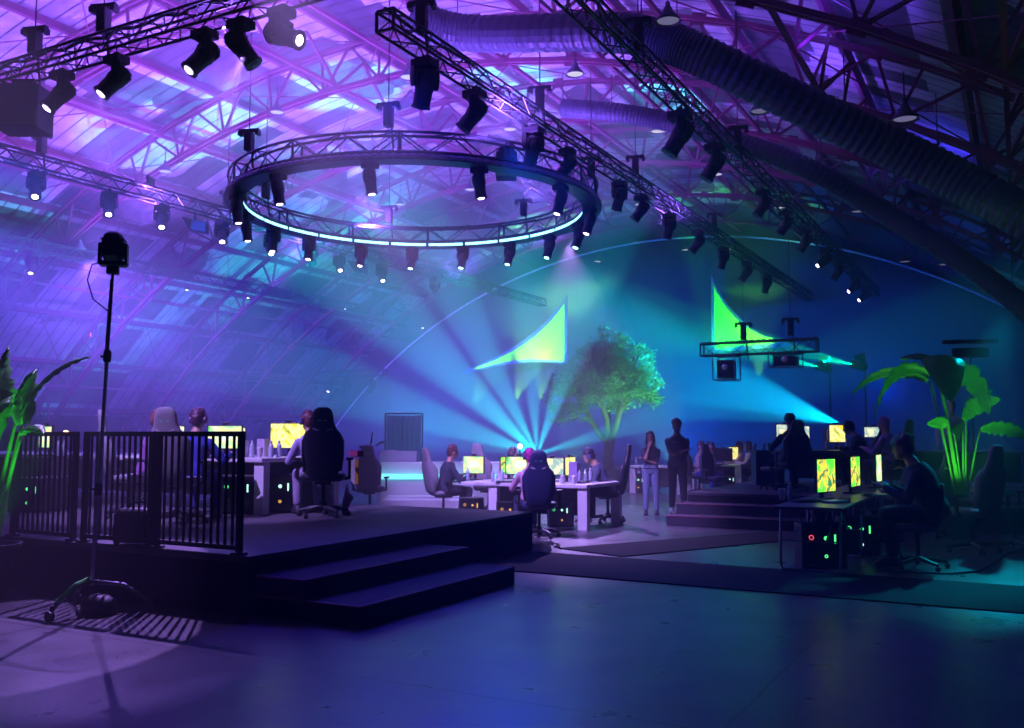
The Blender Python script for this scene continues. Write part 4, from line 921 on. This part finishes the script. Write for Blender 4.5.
    if not bald:
        hb = MB(); hb.ball(H(0, -.02, .045), .104, (.82, .98, 1.0), 18, HR); hb.ball(H(0, -.055, .0), .085, (.88, .8, 1.1), 14, HR)
        hr = random.Random(hash(round(p[0] * 100)) if False else int(abs(p[0]) * 1000))
        for _ in range(22):
            v_ = Vector((hr.uniform(-1, 1), hr.uniform(-1, .5), hr.uniform(-.2, 1))).normalized(); hb.ball(H(v_.x * .078, -.02 + v_.y * .09, .045 + v_.z * .09), hr.uniform(.02, .034), n=8)
        if long_hair:
            hb.loft([(H(0, -.05, .03), .09, .06), (H(0, -.07, -.09), .092, .05), (H(0, -.085, -.2), .085, .04), (H(0, -.09, -.32), .05, .02)], 14, 2.2)
            for s in (-1, 1): hb.path([H(s * .075, .03, .04), H(s * .09, .03, -.08), H(s * .085, .04, -.2)], [.02, .024, .012], 8)
        solid(hb, 'hair', hm, r, .012, 1)
    if beard: b_ = MB(); b_.ball(H(0, .055, -.075), .055, (1, .8, .8), 12, HR); b_.build('beard', hm, r, smooth=True)
    if cap: cm = mat('cap_%.1f' % cap[1], cap, .7); c_ = MB(); c_.ball(H(0, -.01, .06), .108, (.86, 1.0, .82), 16, HR); c_.box(H(0, .12, .045), (.13, .09, .012), HR); c_.build('cap', cm, r, smooth=False)
    for s in (-1, 1): MB().ball(H(s * .032, .083, .015), .012, (1.2, .6, .7), 8, HR).build('eye', mat('eye_dark', (.02, .015, .015), .2), r)
    MB().ball(H(0, .096, -.058), .02, (1.2, .35, .35), 8, HR).build('lips', mat('lips', (.35, .12, .12), .4), r)
    if headset:
        hs = MB(); hs.path([H(.1 * math.cos(t), -.01, .035 + .115 * math.sin(t)) for t in [PI * i / 10 for i in range(11)]], .011, 6)
        for s in (-1, 1): hs.lathe([(.02, -.02), (.043, -.016), (.043, .016), (.02, .02)], H(s * .092, -.005, .0), 14, HR @ Matrix.Rotation(PI / 2, 3, 'Y'))
        hs.build('headset', mat('headset_%.2f' % headset[0], headset, .4), r)
    return r
def seat(label, px_, d, z, phi, **k): return person(label, at(px_, d, z), YAW + math.radians(phi), 'sit', **k)
seat('person in a pale violet hoodie seated in the black gaming chair, reaching to the desk', 318, 12.15, .51, 30, top=(.42, .36, .62), bottom=(.35, .3, .45), hair=(.12, .03, .05), headset=(.1, .1, .3), lean=.28, side=-.12)
seat('person in a dark blue top seated behind the railing corner, facing the desk', 193, 11.35, .51, -8, top=(.03, .04, .35), bottom=(.03, .03, .2), hair=(.08, .02, .06), headset=(.15, .02, .2), lean=.25, hands=[Vector((.02, .42, .8)), Vector((.3, .42, .8))])
seat('person with reddish hair seated sideways behind the railing near the tripod pole', 150, 12.0, .51, -70, top=(.3, .12, .35), bottom=(.04, .04, .08), hair=(.25, .08, .08), headset=(.5, .5, .6), lean=.2)
seat('person in a dark hoodie seated left of the central desk, facing right', 446, 17.3, 0, -64, top=(.03, .04, .07), bottom=(.03, .03, .05), hair=(.10, .03, .04), lean=.2, headtilt=.1)
seat('person in a pale shirt hunched behind the bottles of the central desk', 503, 18.3, 0, -40, top=(.6, .5, .6), bottom=(.1, .1, .2), hair=(.1, .06, .06), lean=.5, headset=(.3, .3, .35))
seat('person with magenta hair and headphones sitting in the navy chair', 531, 14.75, 0, 12, top=(.6, .35, .5), bottom=(.05, .05, .1), hair=(.45, .03, .28), lean=.16, headset=(.08, .05, .2), scale=.97)
seat('person in a dark jacket leaning over the right end of the central desk', 605, 16.65, 0, 80, top=(.10, .12, .2), bottom=(.03, .03, .04), hair=(.04, .03, .04), lean=.42, headset=(.1, .1, .12), headtilt=.25)
# standing pair
person('woman in dark T-shirt and pale jeans standing, one hand at her chin', at(650, 18.25, 0), YAW + math.radians(170), 'stand', top=(.03, .03, .05), bottom=(.22, .28, .45), hair=(.02, .015, .02), long_hair=True, lean=.02, sleeves=False, woman=True, scale=.915, vox=.010, logo=True,
       hands=[Vector((.12, .22, 1.18)), Vector((.02, .15, 1.45))], headtilt=-.05)
person('tall man in dark clothes and white shoes standing with folded arms', at(676.5, 18.8, 0), YAW + math.radians(176), 'stand', top=(.035, .05, .07), bottom=(.02, .02, .025), hair=(.02, .015, .015), skin='skind', lean=.0, sleeves=False, scale=1.06, vox=.010, beard=True, logo=True,
       hands=[Vector((.10, .17, 1.14)), Vector((-.12, .21, 1.17))], headturn=.2)
seat('person in a patterned shirt and blue trousers seated behind the standing man', 700, 24.4, 0, -130, top=(.5, .35, .45), bottom=(.03, .06, .4), hair=(.1, .06, .1), lean=.05, headset=(.4, .4, .5))
seat('person in dark clothes with pale headphones seated second in the group', 707, 25.6, 0, -110, top=(.05, .05, .1), bottom=(.04, .04, .1), hair=(.05, .03, .06), headset=(.6, .5, .7), lean=.15)
seat('player in a pinkish shirt at the group\'s white desk', 740, 26.8, 0, 75, top=(.6, .4, .5), bottom=(.05, .07, .4), hair=(.12, .05, .05), lean=.1, long_hair=True)
seat('player in a white shirt at the right end of the group', 749, 26.2, 0, 75, top=(.75, .6, .7), bottom=(.04, .04, .08), hair=(.04, .03, .05), lean=.1, long_hair=True)
seat('person in black hunched toward two bright monitors on the far platform', 791, 17.7, .51, -2, top=(.02, .03, .04), bottom=(.02, .02, .03), hair=(.02, .02, .02), lean=.2, scale=1.06, hands=[Vector((-.3, .4, .8)), Vector((.3, .4, .8))])
seat('person in black leaning left on the far platform beside the yellow monitor', 864, 17.6, .51, 58, top=(.02, .03, .05), bottom=(.02, .02, .03), hair=(.03, .02, .02), lean=.45, headset=(.03, .03, .04), headtilt=.1)
seat('grey-haired man in a dark jacket seated at the folding table, side view', 928, 11.0, 0, 62, top=(.025, .04, .05), bottom=(.02, .02, .03), hair=(.25, .18, .15), lean=.38, cap=(.05, .5, .15), scale=1.17, bulk=1.22, vox=.012, headtilt=.1)
person('person in a pale top standing on the far platform behind the banana plant', at(951, 20.0, .51), YAW + math.radians(160), 'stand', top=(.6, .5, .7), bottom=(.3, .3, .4), hair=(.3, .05, .15), lean=.05)
seat('person with purple hair seated on the far platform behind the old man', 889, 16.9, .51, 40, top=(.3, .15, .5), bottom=(.05, .05, .1), hair=(.4, .1, .5), lean=.2)
# ================================================================ PLANTS
def leaf_blade(mid, width, m, name, parent, splits=0, twist=0, droop=.25):
    n = len(mid) - 1; b = MB(); mid = [Vector(q) for q in mid]
    for i, q in enumerate(mid):
        t = i / n; w = width * (math.sin(PI * min(1, t * .96 + .04))**.6) * (1 - .25 * t)
        d = (mid[min(i + 1, n)] - mid[max(i - 1, 0)]).normalized(); s = d.cross(Vector((0, 0, 1)))
        s = s.normalized() if s.length > .05 else Vector((1, 0, 0)); s = Matrix.Rotation(twist, 3, d) @ s; u = s.cross(d).normalized()
        if u.z < 0: u = -u
        jag = 1 - (.35 if splits and i % splits == 0 and 0 < i < n else 0)
        for x in (-1, -.5, 0, .5, 1): b.v.append(q + s * x * w * (jag if abs(x) == 1 else 1) - u * (abs(x)**1.6) * w * droop + u * .01 * math.sin(i * 2.4 + x))
    for i in range(n):
        for k in range(4): a = i * 5 + k; b.f.append([a, a + 1, a + 6, a + 5])
    o = b.build(name, m, parent, smooth=True, fix=False); s = o.modifiers.new('t', 'SOLIDIFY'); s.thickness = .004; return o
def bez(a, b, c, n=16): a, b, c = Vector(a), Vector(b), Vector(c); return [a * (1 - t)**2 + b * 2 * t * (1 - t) + c * t * t for t in [i / n for i in range(n + 1)]]
leafm = mat('banana_leaf', (.07, .32, .05), .4, noise=.4, nscale=6, trans=.3); stemm = mat('banana_stem', (.14, .42, .06), .5, noise=.3)
def banana(p, rz, label, leaves, pot=(.28, .5), sr=.026):
    r = empty('potted_banana_plant', p, rz, label, 'potted plant')
    rt, h = pot
    MB().lathe([(rt * .55, 0), (rt * .6, .02), (rt * .95, h - .06), (rt * 1.02, h), (rt * .93, h), (rt * .88, h - .05)], n=28).build('pot', mat('dark_pot', (.03, .03, .04), .4), r, smooth=True)
    MB().lathe([(rt * .88, h - .05), (rt * .4, h - .02), (.02, h - .01)], n=24).build('soil', mat('soil', (.12, .08, .05), .95, noise=.5, nscale=40, bump=.6), r)
    for (base, k, knee, tip, w, tw, sp) in leaves:      # petiole from base to k, blade from k over knee to tip
        st = bez(base, (Vector(base) + Vector(k)) / 2 + Vector((0, 0, .15)), k, 10)
        MB().path(st, [sr * (1 - .045 * i) for i in range(11)], 8).build('stem', stemm, r, smooth=True)
        md = bez(k, knee, tip, 20); lf = leaf_blade(md, w, leafm, 'leaf', r, sp, tw)
        MB().path(md, [sr * (.5 - .02 * i) for i in range(21)], 6).build('midrib', stemm, lf, smooth=True)
    return r
# positions in the plant's own frame: x across the view, y away from it, z up
banana(at(-9, 8.95, 0), YAW, 'potted banana plant at the left edge with green lit stems', [
    ((.05, 0, .5), (.26, .0, 1.72), (.55, -.05, 2.25), (.93, 0, 2.30), .10, .5, 0),
    ((.1, .02, .5), (.30, .02, 1.65), (.30, -.1, 2.15), (.52, -.25, 2.12), .20, .9, 5),
    ((.12, -.04, .5), (.32, -.02, 1.55), (.45, -.1, 1.72), (.62, -.2, 1.56), .11, .3, 4),
    ((.02, -.02, .5), (.12, -.05, 1.85), (.08, -.1, 2.3), (.28, -.25, 2.35), .20, 1.2, 6),
    ((-.05, .02, .5), (.0, .1, 1.9), (-.1, .1, 2.5), (-.5, .1, 2.6), .2, .2, 5),
    ((0, -.05, .5), (.1, -.1, 1.5), (.2, -.3, 2.0), (.35, -.45, 1.75), .18, .8, 5),
    ((.0, .05, .5), (-.1, .0, 1.6), (.1, .1, 2.0), (.35, .0, 1.95), .18, -.7, 5)], pot=(.32, .52))
d = 13.3; k_ = d / 930.0
def q(x, y, dy=0): return ((x - 957) * k_, dy, 1.55 - (y - 434) * k_)
banana(at(957, d + .5, 0), YAW, 'large banana plant with broad leaves and green lit base at the right', [
    (q(955, 500), q(936, 356), q(931, 338, -.5), q(928, 402, -.7), .33, 0.0, 0),
    (q(956, 500), q(938, 358), q(930, 340, .3), q(922, 352, .7), .30, 0.0, 4),
    (q(952, 500), q(930, 372), q(885, 345), q(864, 418, -.2), .17, 1.0, 3),
    (q(953, 500), q(928, 378), q(890, 350, .3), q(852, 392, .2), .11, 1.0, 3),
    (q(957, 500), q(940, 372), q(972, 352, -.2), q(980, 415, -.3), .24, -1.0, 4),
    (q(960, 500), q(962, 418), q(975, 395), q(992, 398, -.3), .17, -1.1, 5),
    (q(962, 500), q(966, 412), q(978, 392), q(988, 388, -.2), .10, -.9, 4),
    (q(964, 500), q(980, 428), q(1000, 418), q(1040, 440, .1), .16, -.9, 3),
    (q(958, 500), q(946, 425), q(935, 416), q(918, 422, -.2), .12, .9, 0),
    (q(959, 500), q(952, 428), q(955, 418), q(948, 438, -.3), .12, .7, 0)], pot=(.3, .5), sr=.016)
# small lit plant on the counter
banana(at(371, 21.2, .95), YAW, 'small green lit plant on the counter behind the grey chair', [((0, 0, .15), (0, 0, .4), (.02, 0, .62), (.05, -.05, .66), .07, .9, 0), ((0, 0, .15), (-.1, 0, .3), (-.2, 0, .4), (-.26, 0, .3), .06, .6, 0), ((0, 0, .15), (.12, 0, .35), (.25, 0, .5), (.34, 0, .42), .06, .6, 0)], pot=(.1, .18), sr=.01)
# ---- big tree
def tree(p, label):
    r = empty('indoor_tree', p, YAW, label, 'tree'); r.scale = (.93,) * 3; rnd = random.Random(3)
    tb = MB(); tips = []
    MB().box((0, 0, .2), (1.1, 1.1, .4)).build('planter', M['dark'], r, bevel=.03)
    def grow(a, b, r0, lvl):
        a, b = Vector(a), Vector(b); m1 = a.lerp(b, .5) + Vector([rnd.uniform(-.12, .12) * (b - a).length for _ in range(3)])
        tb.path([a, m1, b], [r0, r0 * .82, r0 * .66], 8)
        if lvl == 0: tips.append(b); return
        for _ in range(3 if lvl > 1 else 4):
            dv = (b - a).normalized() + Vector((rnd.uniform(-.85, .85), rnd.uniform(-.85, .85), rnd.uniform(-.25, .7))); grow(b, b + dv.normalized() * (b - a).length * rnd.uniform(.35, .5), r0 * .58, lvl - 1)
    grow((0, 0, .35), (.08, 0, 1.5), .24, 0)
    for bx, e in (((.08, 0, 1.2), (-1.0, .1, 2.9)), ((.08, 0, 1.4), (.45, -.2, 2.9)), ((.05, 0, 1.3), (.1, .5, 3.0)), ((.1, 0, 1.4), (1.0, .1, 3.4)), ((0, 0, 1.3), (-.5, -.4, 3.5))): grow(bx, e, .13, 2)
    tb.build('trunk', mat('tree_bark', (.16, .13, .10), .85, noise=.5, nscale=10, bump=.5), r, smooth=True)
    fb = MB(); C = Vector((0.0, 0, 3.85)); n = 0
    blobs = [(Vector((-1.35, 0, 3.0)), .95), (Vector((-.7, .2, 4.1)), .95), (Vector((.1, 0, 4.75)), .95), (Vector((.9, .1, 4.25)), .95), (Vector((1.25, -.1, 3.4)), .85), (Vector((.3, -.3, 3.8)), 1.0), (Vector((.5, .6, 3.4)), .8), (Vector((-.3, -.6, 3.4)), .7), (Vector((-1.5, .1, 3.7)), .6), (Vector((.0, .7, 4.2)), .8)]
    for c, rad in blobs:
        for _ in range(60):
            v = Vector((rnd.gauss(0, 1), rnd.gauss(0, 1), rnd.gauss(0, 1))).normalized() * rad * rnd.uniform(.45, 1.05); cl = c + v
            for _ in range(28):
                o = cl + Vector((rnd.gauss(0, .10), rnd.gauss(0, .10), rnd.gauss(0, .09))); dv = Vector((rnd.uniform(-1, 1), rnd.uniform(-1, 1), rnd.uniform(-1, .6))).normalized(); s = dv.cross(Vector((rnd.uniform(-1, 1), rnd.uniform(-1, 1), 1))).normalized()
                L_ = rnd.uniform(.09, .17); b0_ = len(fb.v); fb.v += [o, o + dv * L_ * .5 + s * L_ * .28, o + dv * L_, o + dv * L_ * .5 - s * L_ * .28]; fb.f.append([b0_, b0_ + 1, b0_ + 2, b0_ + 3])
    tag(fb.build('foliage', mat('tree_leaf', (.16, .34, .12), .5, noise=.35, nscale=3, trans=.3), r, fix=False), kind='stuff')
    return r
tree(at(608, 32, 0), 'big leafy tree standing in front of the end curtain')
# ================================================================ LIGHT, HAZE, CAMERA
V = (0.265, 0.10, 1.0); PK = (0.75, 0.15, 0.9); CY = (0.0, 0.62, 0.85); BL = (0.01, 0.04, 1.0); GR = (0.05, 1.0, 0.35); TE = (0.0, 0.75, 0.75)
c_, s_ = math.cos(YAW), math.sin(YAW)
def vw(p, dx, dy, dz): return p + Vector((dx * c_ - dy * s_, dx * s_ + dy * c_, dz))     # across the view, along it, up
# violet washes thrown up into the roof from the trusses and the ring
for x, y, p in ((-13, 16.5, 1.1), (-16, 21, 1.2), (-10.5, 20.5, .8), (-17.5, 13.5, 1.2), (-21, 17.5, 1.3), (-21, 23.5, 1.1), (-13, 26, 1.1), (-18, 29, 1.0), (-8.6, 25, .5), (-25, 14, .8), (-26, 20, .6), (-26, 28, .3), (-12, 11.5, .8), (-20, 9.5, .8), (-8.6, 15.5, .5)):
    spot((x, y, 7.4), (x, y, 12), V, p * 2500, 165, .6, .3)
for x, y, c, p in ((-4.6, 13, (.2, .07, 1), 260), (-3.0, 18.1, (.14, .05, 1), 260), (-4.2, 23.2, (.14, .05, 1), 260), (-1.6, 13, (.05, .06, 1), 110), (.2, 12.4, (.02, .25, .6), 70), (-2, 28, (.05, .03, 1), 200)):  # added lamps without fixtures, above the lower chords, brightening the deck on the right
    spot((x, y, arc(x, RBOT) + .35), (x - .1, y, 14), c, p, 168, .5, .15)
spot((-7.6, 13.4, 6.9), (-4, 16.3, 8), (.05, .04, 1), 260, 80, .8, .1)  # added lamp, turns the air duct blue
spot((-9.5, 17.5, 7.6), (-9.3, 15.9, 9.8), (.2, .1, 1), 160, 120, .8, .1)
# violet haze over the left part of the hall
for y in (17.2, 27.0): spot((-20.1, y, 7.3), (-34, y + 5, 2), (.18, .07, 1), 8000, 70, .8, .1)
HZ = (.15, .06, 1)
spot((-24, 9.88, 6.5), (-25, 44, 3.5), HZ, 110000, 34, .9, .2); spot((-28, 10.5, 5.5), (-32, 40, 2), HZ, 95000, 36, .9, .2); spot((-19, 9.5, 7.3), (-18, 44, 5.0), (.02, .09, 1), 26000, 26, .9, .2)  # added lamps out of view, grazing through the air to brighten the haze
for y in (13.5, 15.5, 17.15, 19.3): spot((-20.1, y, 7.2), (-17.5, y - 2, 3), (.5, .35, 1), 1200, 22, .7, .05)
spot((-27, 20, 7.2), (-36, 34, 1), (.18, .07, 1), 9000, 90, .8)
# violet keys onto the stage and the near floor (through the railing)
spot((-9.65, 9.6, 7.0), (-7.0, 4.6, 0), (.46, .25, 1), 6500, 19, .1, .03)
spot((-12.75, 9.6, 7.0), (-6.6, 5.0, 0), (.4, .22, 1), 1600, 17, .3, .03)
spot((-14.2, 9.88, 7.2), (-12, 9, .5), (.5, .3, 1), 2200, 50, .6, .08)
spot((-10.5, 22.5, 6.7), (-7.5, 16, 0), (.5, .3, 1), 5500, 40, .7, .08)
spot((-12, 15, 6.7), (-8.4, 21, 0), (.5, .3, 1), 4000, 45, .7, .08)
# pale violet front light on the desks
spot((-9.5, 3.5, 8.2), (-9.8, 9.3, .9), (.46, .28, 1), 7000, 30, .5, .05); spot((-8, 7.5, 8.2), (-7.5, 14.4, .4), (.46, .27, 1), 11000, 32, .5, .05); spot((-10.5, 10, 7.8), (-10.2, 18.3, .3), (.45, .28, 1), 10500, 30, .6, .05)
# cyan downlights from the rear of the ring
for a in (45, 66, 86, 106, 126):
    p_ = ring_pt(a) - Vector((0, 0, .5)); spot(p_, p_ + Vector((-1.0, 4, -8)), (0, .42, .95), 5000, 24, .5, .05)
# beams fanning up behind the central desk
u = at(537, 27, 1.0)
for dx, dz, p, an in ((-1.0, .16, 9000, 18), (-.93, .32, 32000, 20), (-.75, .72, 42000, 22), (-.46, .9, 36000, 17), (-.06, 1.0, 26000, 15), (.36, 1.0, 26000, 17), (1.0, .30, 22000, 14)):
    spot(u, vw(u, dx * 10, 2, dz * 10), (0.0, .8, .95), p, an, .5, .05)
# blue wash on the end curtain
spot((-12, 36, 1), (-14, 45, 6), (.0, .10, .9), 6000, 120, .9, .3); spot((-4, 34, 3), (-4, 45, 5), (0, .03, .8), 2500, 120, .9, .3); spot((-24, 34, 1.2), (-26, 45, 6), (0, .3, .9), 5000, 110, .9, .3)
# sails: green light close in front, the leftmost added to reach the tip
for x, z, tx, tz, p, c in ((-24.2, 3.0, -23.8, 5.2, 2600, (.2, 1, .05)), (-21.8, 3.2, -21.3, 6.2, 7000, (.2, 1, .05)), (-20.4, 3.2, -20.6, 6.6, 5500, (.18, 1, .05)), (-11.6, 4.0, -11.6, 7.0, 5000, (.03, 1, .04)), (-9.8, 4.0, -10.2, 6.6, 3000, (.15, 1, .05))):
    spot((x, 40.3, z), (tx, 41.5, tz), c, p, 48, .5, .08)
# beam lights on posts at the right, and one at table height
for (x, y) in ((825, 368), (860, 366)): p_ = W(x, y, 34); p_ = vw(p_, -.25, 0, .05); spot(p_, vw(p_, -6, 3, 1.8), (0, 1, .5), 30000, 20, .5, .04)
p_ = at(838, 31, 1.95)
spot(p_, vw(p_, -8, 2.5, 3.2), (0, .5, .95), 62000, 32, .6, .04); spot(p_, vw(p_, -8, 2.5, 1.0), (0, .6, .95), 36000, 14, .5, .04)
# tree
pt = at(606, 32, 0); spot(vw(pt, -1.5, -2.6, .5), vw(pt, -.3, 0, 4), (.15, 1, .4), 600, 75, .7, .1); spot(vw(pt, 2.2, -2.2, .5), vw(pt, .5, 0, 4), (.2, 1, .45), 1800, 70, .7, .1)
# blue over the near floor
spot((-8.4, 11.4, 6.9), (-2.6, 4.8, 0), (.005, .02, 1), 1500, 52, .9, .1); spot((-8.4, 15.2, 7.0), (-1.5, 8.5, 0), (.005, .06, 1), 1900, 46, .9, .1)
# green glow at the right banana plant, teal haze at right
pg_ = at(957, 13.5, .5); spot(vw(pg_, 0, -.3, 0), vw(pg_, 0, 0, 2), (.15, 1, .1), 120, 100, .7, .05)
spot(at(1010, 14.5, 3.5), at(935, 11.0, .2), (0, .55, .75), 1100, 32, .8, .1)
pl_ = at(-2, 8.6, .6); spot(pl_, vw(pl_, .2, .2, 2), (.08, 1, .15), 80, 60, .7, .05)
# world: faint ambient + haze
w = bpy.data.worlds.new('hall_haze'); S.world = w; w.use_nodes = True; nt = w.node_tree
bg = nt.nodes['Background']; bg.inputs[0].default_value = (0, 0, 0, 1); bg.inputs[1].default_value = 0
vs = nt.nodes.new('ShaderNodeVolumeScatter'); vs.inputs['Density'].default_value = 0.017; vs.inputs['Anisotropy'].default_value = 0.0; vs.inputs['Color'].default_value = (1, 1, 1, 1)
nt.links.new(vs.outputs[0], nt.nodes['World Output'].inputs['Volume'])
cam = bpy.data.cameras.new('camera'); co = bpy.data.objects.new('camera', cam); COL.objects.link(co)
cam.sensor_width = 36; cam.lens = 36 * F / 1024; cam.clip_end = 200; cam.clip_start = .05
co.location = (0, 0, 1.55); co.rotation_euler = (math.radians(90) + PITCH, 0, YAW); S.camera = co
S.view_settings.view_transform = 'Standard'; S.view_settings.look = 'None'; S.view_settings.exposure = 0; S.view_settings.gamma = 1; S.view_settings.use_curve_mapping = False
cy = S.cycles
cy.use_denoising = True
try: cy.denoiser = 'OPENIMAGEDENOISE'
except Exception: pass
cy.max_bounces = 5; cy.diffuse_bounces = 3; cy.glossy_bounces = 3; cy.transmission_bounces = 3; cy.volume_bounces = 0; cy.transparent_max_bounces = 6
cy.sample_clamp_indirect = 4; cy.use_light_tree = True; cy.caustics_reflective = False; cy.caustics_refractive = False
